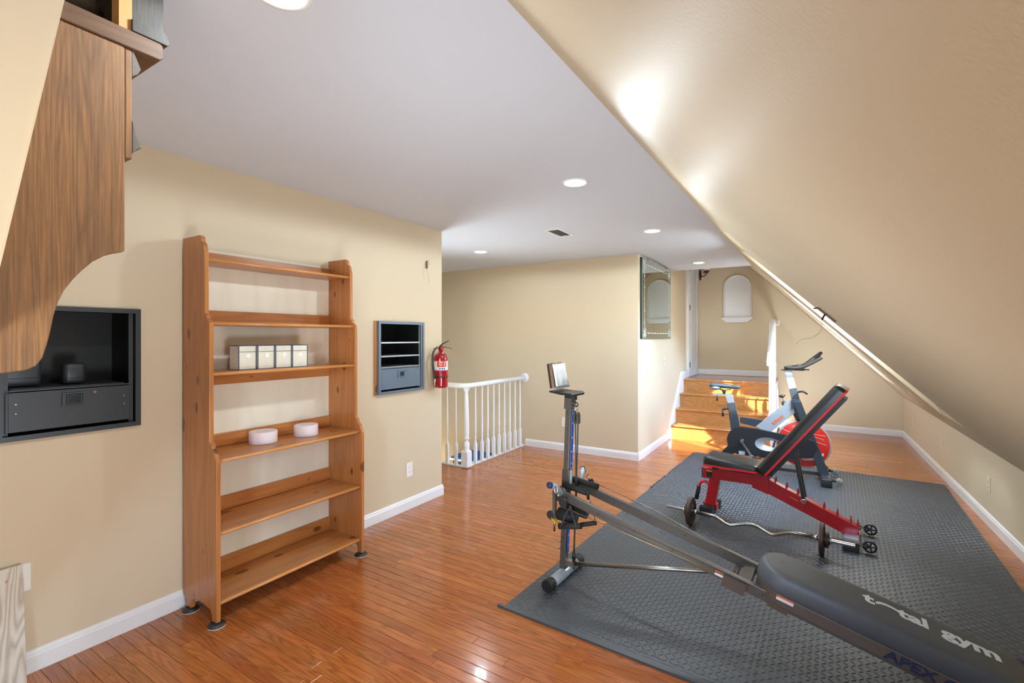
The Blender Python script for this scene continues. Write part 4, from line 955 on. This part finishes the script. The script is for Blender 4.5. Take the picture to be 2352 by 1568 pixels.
# flywheel
fw=MB(); fc=(.322,0,.345); fw.lathe([(.235,-.022),(.245,-.018),(.245,.018),(.235,.022)],fc,(0,1,0),56); fl_=part('flywheel',fw,'bikesilver',bk,label='silver rimmed flywheel')
for sy in(-1,1):
    m=MB(); m.lathe([(.232,0),(.228,.003),(.02,.006)],(fc[0],sy*.022,fc[2]),(0,sy,0),56); part('flywheel_disc',m,'redbright',fl_,label='bright red disc cover')
m=MB()
for (x,z,a) in((.17,.47,-.35),(.45,.42,-.3),(.47,.37,-.3),(.46,.45,-.1)):
    m.box((x,-.029,z),(.11,.0008,.004),Matrix.Rotation(-a,3,'Y'))
part('flywheel_stripe',m,'lettgrey',fl_,kind='stuff')
m=MB(); m.prism([(.20,.25),(.26,.215),(.34,.20),(.42,.215),(.50,.275),(.50,.245),(.42,.19),(.34,.178),(.26,.195)],-.030,-.0285,XZY); part('flywheel_swoosh',m,'lettgrey',fl_)
m=MB(); m.cyl((.322,-.075,.345),(.322,.075,.345),.012,n=12); part('axle',m,'steel',bk)
# chain guard with oval window
g=[]
for k in range(13): a=math.radians(95+k*15.5); g.append((-.245+.150*math.cos(a),.322+.155*math.sin(a)))
g=[(.42,.395),(.30,.415),(.10,.44),(-.10,.468)]+g+[(-.12,.168),(.10,.165),(.28,.195),(.40,.245),(.44,.32)]
hole=[(.0+.14*math.cos(2*PI*k/24)+.02,.315+(.070-.010*math.cos(2*PI*k/24))*math.sin(2*PI*k/24)) for k in range(24)]
def ring_prism(m,outer,inner,y0,y1):
    bm=bmesh.new()
    def loop(pts,y): vs=[bm.verts.new((x,y,z)) for x,z in pts]; return vs,[bm.edges.new((vs[i],vs[(i+1)%len(vs)])) for i in range(len(vs))]
    for y in(y0,y1):
        a,ea=loop(outer,y); b,eb=loop(inner,y); bmesh.ops.triangle_fill(bm,use_beauty=True,use_dissolve=False,edges=ea+eb)
    bm.verts.ensure_lookup_table(); no,ni=len(outer),len(inner); t=no+ni; V=bm.verts
    for st_,n_ in((0,no),(no,ni)):
        for i in range(n_): bm.faces.new((V[st_+i],V[st_+(i+1)%n_],V[t+st_+(i+1)%n_],V[t+st_+i]))
    bm.verts.index_update(); m.add([v.co.copy() for v in bm.verts],[tuple(v.index for v in f.verts) for f in bm.faces]); bm.free()
m=MB(); ring_prism(m,g,hole,-.078,-.038); cg=part('chain_guard',m,'blkmetal',bk,bev=.003)
h2_=[(.02+.150*math.cos(2*PI*k/24),.315+.078*math.sin(2*PI*k/24)) for k in range(24)]; h3_=[(.05+.085*math.cos(2*PI*k/24),.318+.036*math.sin(2*PI*k/24)) for k in range(24)]
m=MB(); n=24; q=[(x,-.079,z) for x,z in hole]+[(.03+.11*math.cos(2*PI*k/24),-.066,.316+.055*math.sin(2*PI*k/24)) for k in range(24)]+[(x,-.045,z) for x,z in h3_]
m.add(q,[(r_*n+i,r_*n+(i+1)%n,(r_+1)*n+(i+1)%n,(r_+1)*n+i) for r_ in range(2) for i in range(n)],True); part('guard_scoop',m,'bikesilver',cg,label='silver scooped oval insert')
m=MB(); m.bx(-.275,-.215,-.0795,-.0785,.176,.222); dk=part('guard_sticker',m,'leaf',cg); m=MB(); m.bx(-.275,-.215,-.080,-.0796,.214,.222); part('sticker_heading',m,'bluebin',dk)
# crank and pedals
m=MB(); m.lathe([(.028,0),(.028,.012),(.018,.016)],(-.243,-.078,.322),(0,-1,0),24); part('crank_hub',m,'blkmetal',bk)
m=MB(); m.bar((-.246,-.100,.325),(-.148,-.100,.178),.024,.016,(0,1,0)); m.cyl((-.243,-.09,.322),(-.243,-.112,.322),.018,n=18); m.cyl((-.148,-.09,.178),(-.148,-.112,.178),.014,n=16); part('crank_arm',m,'chrome',bk,bev=.004)
m=MB(); m.cyl((-.148,-.11,.178),(-.148,-.19,.178),.008,n=10); m.box((-.148,-.155,.178),(.075,.065,.018)); m.box((-.148,-.155,.190),(.05,.012,.016)); pd=part('pedal',m,'steel',bk,bev=.002)
m=MB(); m.tube(spline([(-.14,-.19,.182),(-.09,-.185,.20),(-.065,-.16,.185),(-.07,-.13,.168),(-.11,-.12,.165)]),.005,8); part('toe_strap',m,'black',pd)
m=MB(); m.bar((-.240,.095,.320),(-.338,.095,.466),.024,.014,(0,1,0)); m.cyl((-.240,.04,.322),(-.240,.10,.322),.014,n=12); part('crank_arm',m,'chrome',bk)
m=MB(); m.box((-.338,.14,.466),(.075,.065,.018)); m.cyl((-.338,.10,.466),(-.338,.175,.466),.008,n=10); part('pedal',m,'steel',bk)
bkm([(-.338,.30),(-.24,.24),(-.47,.058),(-.545,.075)],-.028,.028,'bikesteel','rear_leg')
m=MB(); m.bar((-.50,0,.055),(.50,0,.055),.045,.035); part('base_rail',m,'bikesteel',bk,bev=.003)
for x,l in((-.51,.27),(.51,.27)):
    m=MB(); m.box((x,0,.045),(.075,.50,.05)); f_=part('stabiliser',m,'bikesteel',bk,bev=.008)
    for sy in(-1,1):
        m=MB(); m.prism(rrect(x-.044,x+.044,sy*.275-.035,sy*.275+.035,.014),.0005,.078,XYZ,True); part('end_cap',m,'black',f_,bev=.006)
for sy in(-1,1):
    m=MB(); m.lathe([(.012,-.012),(.030,-.011),(.033,-.006),(.033,.006),(.030,.011),(.012,.012)],(.615,sy*.20,.045),(0,1,0),24); w_=part('transport_wheel',m,'clear',bk,label='clear grey castor wheel')
    m=MB(); m.cyl((.555,sy*.20,.052),(.60,sy*.20,.047),.016,.012,n=12); m.cyl((.615,sy*.20-.016,.045),(.615,sy*.20+.016,.045),.006,n=10); part('wheel_arm',m,'black',w_)

# ================================================================ GLIDE BOARD GYM
gy=thing('incline_gym','grey incline rowing gym with long black glide board, on the mat in the foreground','home gym',(-1.24,2.6,ZM),-.05)
Z0=.5945-ZM-.003; KK=.248
def gr(x,y,dz): return (x,y,Z0-KK*x+dz)
sl_=math.atan(KK); RG=Matrix.Rotation(sl_,3,'Y'); zg=Vector((math.sin(sl_),0,math.cos(sl_))); xg=Vector((math.cos(sl_),0,-math.sin(sl_)))
m=MB(); m.tube([(0.0,-.165,.033),(0.0,.17,.033)],.032,20); part('floor_tube',m,'silver',gy)
for s_,a in((-1,-.205),(1,.205)):
    m=MB(); m.tube([(0,a,.034),(0,a-s_*.055,.034)],.0342,24)
    for k in range(24): t=2*PI*k/24; m.bar((.0345*math.cos(t),a-s_*.002,.034+.0345*math.sin(t)),(.0345*math.cos(t),a-s_*.05,.034+.0345*math.sin(t)),.003,.0015)
    part('end_cap',m,'black',gy,label='ribbed black end cap')
# column leans slightly toward the board
def colp(t): return (-.004+.044*t/1.05,0,t)
def colbar(a,b,w,d): m=MB(); m.bar(colp(a),colp(b),d,w,(1,0,0)); return m
part('column',colbar(.055,1.085,.036,.044),'gymgrey',gy,bev=.004)
m=MB(); m.bar(colp(.54),colp(.66),.052,.046,(1,0,0)); part('column_sleeve',m,'gymgrey',gy,bev=.003)
def strip(a,b,mat,name,x,w=.016,par=gy):
    m=MB(); p=Vector(colp(a)); q=Vector(colp(b)); m.bar(p+Vector((x,0,0)),q+Vector((x,0,0)),w,.0012,(1,0,0)); return part(name,m,mat,par)
strip(.665,1.02,'edge','decal_backing',.0225,.034); ds=strip(.672,1.012,'blue','height_decal',.0235,.024); strip(.565,.655,'leaf','instruction_label',.0245,.028)
ds2=strip(.16,.515,'blue','height_decal',.0235,.024)
for k,z in enumerate((.99,.93,.845,.76,.69)): 
    p=colp(z); lettering('height_number',str(6-k),.016,'white',ds,(p[0]+.0246,-.005,p[2]),(0,1,0),(0,0,1),.0004)
for k,z in enumerate((.47,.40,.33,.26,.20)):
    p=colp(z); lettering('height_number',str(5-k),.016,'white',ds2,(p[0]+.0246,-.005,p[2]),(0,1,0),(0,0,1),.0004)
m=MB()
for z in(.25,.35,.45,.60,.72,.80,.90,1.0):
    p=colp(z); m.cyl((p[0],-.0225,z),(p[0],-.0232,z),.005,n=10)
part('column_hole',m,'black',gy,kind='stuff')
m=MB(); m.tube([(-.018,-.012,.215),(-.043,-.015,.22)],.005,8); m.tube([(-.018,-.005,.175),(-.045,-.01,.17),(-.05,-.02,.18)],.005,8); part('pull_pin',m,'brass',gy)
# top fitting, tray and flip cards
m=MB(); m.bar(colp(1.02),colp(1.085),.056,.048,(1,0,0)); part('column_cap',m,'gymgrey',gy)
m=MB(); p=Vector((.047,0,1.09)); m.box((.045,.0,1.098),(.055,.055,.03)); m.prism([(-.060,1.128),(-.060,1.118),(.02,1.107),(.06,1.107),(.085,1.102),(.093,1.100),(.095,1.112),(.085,1.120),(.02,1.122)],-.075,.085,XZY); m.box((.066,.0,1.090),(.022,.045,.035)); part('card_tray',m,'blkmetal',gy,bev=.002)
cb=thing('flip_card_set','black flip card holder with white ring-bound cards standing in the gym tray','cards',(0,0,0)); cb.location=Vector((-1.24,2.6,ZM+.0115)); cb.rotation_euler=(0,0,-.05)
RB=Matrix.Rotation(math.radians(-9),3,'Y')
def cbox(c,d): m=MB(); m.box(Vector((-.045,0,1.131))+RB@Vector(c),d,RB); return m
part('back_cover',cbox((.002,0,.073),(.010,.168,.146)),'black',cb)
part('card_stack',cbox((.017,0,.070),(.018,.160,.138)),'brown',cb)
m=MB(); q=[]; 
for i in range(11):
    y=-.080+.160*i/10
    for z in(.006,.05,.095,.140): q.append(Vector((-.045,0,1.131))+RB@Vector((.0315+.0055*math.sin(i*1.55+z*9)*(1.25-z/.14)+.006*(1-z/.14),y,z)))
m.add(q,[(i*4+k,(i+1)*4+k,(i+1)*4+k+1,i*4+k+1) for i in range(10) for k in range(3)],True); o=part('front_cards',m,'paper',cb,label='glossy white front cards'); o.modifiers.new('thick','SOLIDIFY').thickness=.002
for yy in(-.045,.045):
    m=MB(); c0=Vector((-.045,0,1.131))+RB@Vector((.014,yy,.136)); m.tube([tuple(c0+RB@Vector((.018*math.cos(a),0,.016*math.sin(a)))) for a in [2*PI*k/16 for k in range(16)]],.0016,6,closed=True); part('binder_ring',m,'brass',cb)
m=MB(); m.box((-.020,0,1.1345),(.03,.168,.009)); part('card_clip',m,'edge',cb)
# upper eye, ring, pulley
m=MB()
for yy in(-.018,.018): m.tube([(.072+.012*math.cos(a),yy,1.045+.012*math.sin(a)) for a in [2*PI*k/12 for k in range(12)]],.0045,8,closed=True)
m.bar((.05,0,1.045),(.066,0,1.045),.045,.02); part('eye_bolt',m,'gymgrey',gy)
m=MB(); m.tube([(.082,.018*math.cos(a),1.025+.02*math.sin(a)) for a in [2*PI*k/16 for k in range(16)]],.003,8,closed=True); part('carabiner',m,'chrome',gy)
m=MB(); m.prism([(-.018,.935),(.018,.935),(.019,.985),(.006,1.006),(-.006,1.006),(-.019,.985)],.070,.078,lambda u,v,w:(w,u,v)); m.prism([(-.018,.935),(.018,.935),(.019,.985),(.006,1.006),(-.006,1.006),(-.019,.985)],.092,.100,lambda u,v,w:(w,u,v)); pu=part('top_pulley',m,'gymgrey',gy,bev=.002)
m=MB(); m.lathe([(.019,-.006),(.015,0),(.019,.006)],(.085,0,.958),(1,0,0),20); m.cyl((.066,0,.958),(.104,0,.958),.005,n=10); part('pulley_wheel',m,'black',pu)
for s_ in(-1,1):
    m=MB(); m.tube(spline([(.085,s_*.017,.955),(.084,s_*.012,.80),(.082,s_*.006,.65),(.080,s_*.004,.50)]),.0042,8); part('pull_cord',m,'black',gy)
m=MB(); m.tube([(.080,0,.50),(.074,0,.35),(.068,0,.20),(.066,0,.15)],.005,8); part('pull_cord',m,'black',gy)
m=MB(); m.tube([(.066,0,.17),(.066,0,.13)],[.008,.012],10); m.tube([(.066+.0,.014*math.cos(a),.09+.018*math.sin(a)) for a in [2*PI*k/14 for k in range(14)]],.003,8,closed=True); m.bar((.066,0,.13),(.066,0,.105),.02,.012); part('cord_connector',m,'blkmetal',gy)
# rails
for s_ in(-1,1):
    m=MB(); a=gr(.0,s_*.110,-.028); b=gr(2.15,s_*.110,-.028); m.bar(a,b,.026,.050,tuple(zg)); rl_=part('rail',m,'gymgrey',gy,bev=.004)
    m=MB()
    for k in range(9): p=gr(.08+k*.2,s_*.110-.0135,-.028); m.cyl(p,(p[0],p[1]-.0006,p[2]),.0055,n=10)
    part('rail_hole',m,'black',rl_,kind='stuff')
    m=MB(); p=gr(.03,s_*.110,-.03); m.lathe([(.040,-.016),(.042,-.012),(.042,.012),(.040,.016)],p,(0,1,0),28); m.cyl((p[0],p[1]-.018,p[2]),(p[0],p[1]+.018,p[2]),.008,n=12); part('pivot_disc',m,'gymgrey',gy)
m=MB(); m.tube([gr(.03,-.11,-.03),gr(.03,.11,-.03)],.02,16); m.bar(gr(1.0,-.11,-.035),gr(1.0,.11,-.035),.05,.03); m.bar(gr(2.1,-.12,-.035),gr(2.1,.12,-.035),.05,.03); part('cross_tube',m,'gymgrey',gy,kind='stuff')
m=MB(); p=gr(.96,-.128,-.045); m.box(p,(.10,.012,.055),RG); part('hinge_box',m,'gymframe',gy)
m=MB(); p=gr(2.10,0,-.07); m.bar((p[0],-.2,.028),(p[0],.2,.028),.05,.05); part('floor_stand',m,'gymgrey',gy,bev=.004)
m=MB(); m.bx(p[0]-.02,p[0]+.02,-.12,.12,.045,p[2]+.035); part('stand_post',m,'gymgrey',gy)
# strut from column base to rail
m=MB(); m.bar((.01,0,.10),(.072,0,.10),.034,.030); m.tube([(.066,0,.102),(.945,0,Z0-KK*.945-.048)],.0115,12); part('brace_strut',m,'steel',gy)
m=MB(); m.bar((.945,-.11,Z0-KK*.945-.055),(.945,.11,Z0-KK*.945-.055),.02,.02); part('strut_bracket',m,'gymgrey',gy)
# pulley arms
for s_ in(-1,1):
    m=MB(); m.tube(spline([(.03,s_*.10,Z0-.045),(.045,s_*.13,Z0-.02),(.035,s_*.17,Z0+.02),(.02,s_*.205,Z0+.035)]),.0165,14); pa=part('pulley_arm',m,'silver',gy)
    m=MB(); m.lathe([(.0165,0),(.0185,.002),(.0185,.016),(.013,.024)],(.024,s_*.198,Z0+.032),(-.3,s_*.9,.35),18); part('arm_cap',m,'navy' if s_<0 else 'gymgrey',pa,label='dark navy rounded cap' if s_<0 else None)
    m=MB(); m.tube([(.055+.016*math.cos(a)*.6,s_*.195,Z0+.012+.020*math.sin(a)) for a in [2*PI*k/14 for k in range(14)]],.003,8,closed=True); m.tube([(.062,s_*.195,Z0-.01),(.075,s_*.193,Z0-.025)],.0055,8); part('carabiner',m,'chrome',gy)
    c0=Vector((.098,s_*.190,Z0-.055)); dr=Vector((.55,0,-.83)) ; sd_=Vector((0,1,0))
    m=MB()
    for q_ in(-.010,.010): m.bar(c0-dr*.038+sd_*q_,c0+dr*.012+sd_*q_,.003,.034,(0,1,0)) if False else m.bar(c0-dr*.038+sd_*q_,c0+dr*.014+sd_*q_,.034,.003,(0,1,0))
    pl_=part('side_pulley',m,'blkmetal',gy)
    m=MB(); m.lathe([(.024,-.007),(.019,0),(.024,.007)],tuple(c0),(0,1,0),22); m.cyl(tuple(c0-sd_*.013),tuple(c0+sd_*.013),.005,n=10); part('pulley_wheel',m,'black',pl_)
    y1=s_*.06
    m=MB(); m.tube([tuple(c0+Vector((.012,0,.020))),gr(.5,.125,.022),gr(1.04,y1,-.0)] if s_>0 else [tuple(c0+Vector((.0,0,-.024))),gr(1.05,-.132,-.012)],.0022,6); part('pull_cable',m,'brass' if s_<0 else 'steel',gy,label='thin pale cable')
# foam rollers and rods
for a,b,r,nm in((((.035,-.13,.435),(.145,-.12,.425),.036,'foam_roller')),(((.02,.025,.425),(.14,.03,.41),.036,'foam_roller'))):
    m=MB(); m.tube([a,b],r,26); fr_=part(nm,m,'foam',gy)
    m=MB(); d=(Vector(b)-Vector(a)).normalized(); m.lathe([(.030,0),(.028,.003),(.012,.003)],b,tuple(d),22); m.lathe([(.030,0),(.028,.003),(.012,.003)],a,tuple(-d),22); part('roller_cap',m,'rack',fr_)
m=MB(); m.tube([(.02,-.13,.43),(.02,.10,.425)],.012,12); part('roller_bar',m,'gymgrey',gy)
m=MB(); m.tube([(.02,-.05,.578),(.172,-.05,.556)],.0165,16); m.tube([(.17,-.05,.556),(.182,-.05,.548),(.184,-.05,.52)],[.012,.009,.008],10); part('foam_handle',m,'foam',gy)
m=MB(); m.tube([(.015,.085,.575),(.182,.085,.556)],.018,16); part('foam_handle',m,'foam',gy)
m=MB(); m.tube([(.02,-.10,.55),(.02,.10,.55)],.014,12); part('handle_crossbar',m,'gymgrey',gy)
# hanging hand grips
def grip_set(a,b,top,r):
    m=MB(); m.tube([a,b],r,18); g_=part('hand_grip',m,'foam',gy)
    for e in(a,b):
        ev=Vector(e)+(Vector(b)-Vector(a))*(.12 if e==a else -.12); m=MB(); tv=Vector(top); mid=(ev+tv)/2+Vector((0,-.012,-.0)); m.tube(spline([tuple(tv),tuple(mid),tuple(ev+Vector((0,-r,0)))],5),.008,8,flat=.35); s2_=part('webbing_strap',m,'black',g_)
        m=MB(); ps=spline([tuple(tv+Vector((0,-.006,0))),tuple(mid+Vector((0,-.008,0))),tuple(ev+Vector((0,-r-.005,0)))],7)
        for k in range(3,10): m.bar(tuple(ps[k]-Vector((.005,0,.0))),tuple(ps[k]+Vector((.005,0,.003))),.002,.002)
        part('purple_stitching',m,'navy',s2_,kind='stuff')
grip_set((.080,-.205,.395),(.210,-.195,.422),(.140,-.19,.515),.0165)
m=MB(); m.tube([(.165,-.13,.395),(.262,-.115,.425)],.0125,16); g_=part('hand_grip',m,'foam',gy); m=MB(); m.tube([(.258,-.115,.428),(.20,-.06,.52)],.003,8); part('grip_cord',m,'black',g_)
m=MB(); q=spline([(.005,-.155,.412),(.04,-.165,.396),(.09,-.17,.392)],5); m.tube(q,.011,8,flat=.15); part('warning_tag',m,'yellow',gy)
m=MB(); m.bar((.020,-.15,.565),(.020,-.15,.415),.020,.018,(1,0,0)); part('wing_bar',m,'gymgrey',gy); m=MB(); m.lathe([(.022,-.006),(.026,-.003),(.026,.003),(.022,.006)],(-.002,-.155,.425),(0,1,0),18); part('wing_wheel',m,'black',gy); m=MB(); m.cyl((.018,-.15,.42),(.018,-.15,.335),.006,n=10); part('wing_pin',m,'steel',gy)
# glide board: frame, pad, text
def gb(x,y,z): return Vector((0,0,Z0))+xg*x/math.cos(sl_)+Vector((0,y,0))+zg*z
def capsule(L0,L1,w,n=18,blunt=.85):
    o=[(L1,-w),(L1,w)]
    for k in range(n+1):
        a=PI/2+PI*k/n; o.append((L0+w*blunt+w*blunt*math.cos(a),w*math.sin(a)))
    return o
YC=-.012
m=MB(); o_=capsule(1.045,2.12,.137); m.prism(o_,-.030,.022,lambda u,v,w:tuple(gb(u,v+YC,w))); gfm=part('glide_frame',m,'gymframe',gy,bev=.004)
m=MB(); m.prism([(1.11,-.140),(1.19,-.146),(1.19,-.11),(1.11,-.11)],-.055,.0,lambda u,v,w:tuple(gb(u,v,w))); m.prism([(1.18,-.134+YC+.0),(2.12,-.152),(2.12,-.12),(1.18,-.12)],-.026,.014,lambda u,v,w:tuple(gb(u,v,w))); part('frame_flange',m,'gymframe',gfm,bev=.003)
m=MB(); q=[]; pf=[(1.0,.022),(1.03,.035),(1.035,.055),(1.02,.075),(.985,.092),(.93,.101),(.84,.106),(.6,.108)]
W0=.132
for sc_,hh in pf:
    ins=(1-sc_)*W0
    for u,v in capsule(1.04+ins,2.13,W0-ins): q.append(gb(u,v+YC,hh))
n=len(o_); m.add(q,[(r_*n+i,r_*n+(i+1)%n,(r_+1)*n+(i+1)%n,(r_+1)*n+i) for r_ in range(len(pf)-1) for i in range(n)]+[tuple((len(pf)-1)*n+i for i in range(n))],True); gp=part('glide_pad',m,'vinyl',gy)
Xd=xg; Yd=Vector((0,1,0))
m=MB()
for u,v,r in((1.112,.010,.013),(1.128,.012,.010)): m.ell(gb(u,v+YC,.106),(r,r*.8,.0025),14,8)
part('pad_dimple',m,'vinyl',gp)
LX=1.425
def ptext(s_,x,y,size,mat,nm,sx=1,bold=.004): 
    p=gb(x,y+YC,.1086); return lettering(nm,s_,size,mat,gp,p,Xd,Yd,bold,sx=sx,ext=.0004)
ptext('t',LX,-.006,.105,'lettgrey','pad_lettering')
m=MB(); q=[]
for k in range(19): a=math.radians(200-k*11); q.append((LX+.083+.042*math.cos(a),.020+.030*math.sin(a)))
for k in range(19): a=math.radians(2+k*8.5); q.append((LX+.083+.034*math.cos(a)+.003,.014+.018*math.sin(a)))
m.prism(q,.1083,.1089,lambda u,v,w:tuple(gb(u,v+YC,w))); part('pad_swirl',m,'lettgrey',gp,label='grey swirl standing for the letter o')
ptext('tal',LX+.115,-.006,.105,'lettgrey','pad_lettering',.98); ptext('gym',LX+.250,-.006,.105,'lettgrey','pad_lettering',1.02)
m=MB(); m.prism([(1.90,.09),(2.12,.09),(2.12,-.06),(1.98,-.05),(1.93,.0)],.1084,.1088,lambda u,v,w:tuple(gb(u,v+YC,w))); part('blue_pad_print',m,'blue' if False else 'navy',gp)
lettering('side_lettering','APEX G3',.052,'navy',gfm,gb(1.515,-.1525,-.021),Xd,zg,.0014,sx=1.28,ext=.0008)
m=MB(); m.prism([(1.135,-.001),(1.20,-.001),(1.20,.020),(1.135,.020)],.1395-.0+.0,.1405,lambda u,v,w:tuple(gb(u,-w-.010,v))); ws=part('warning_label',m,'paper',gfm); m=MB(); m.prism([(1.135,.012),(1.20,.012),(1.20,.020),(1.135,.020)],.1405,.1410,lambda u,v,w:tuple(gb(u,-w-.010,v))); part('label_heading',m,'orange',ws)
m=MB(); m.prism([(.885,-.012),(.925,-.012),(.925,.010),(.885,.010)],.1235,.1242,lambda u,v,w:tuple(gb(u,-w,v-.028))); ws=part('warning_label',m,'paper',gy); m=MB(); m.prism([(.885,.002),(.925,.002),(.925,.010),(.885,.010)],.1242,.1247,lambda u,v,w:tuple(gb(u,-w,v-.028))); part('label_heading',m,'orange',ws)
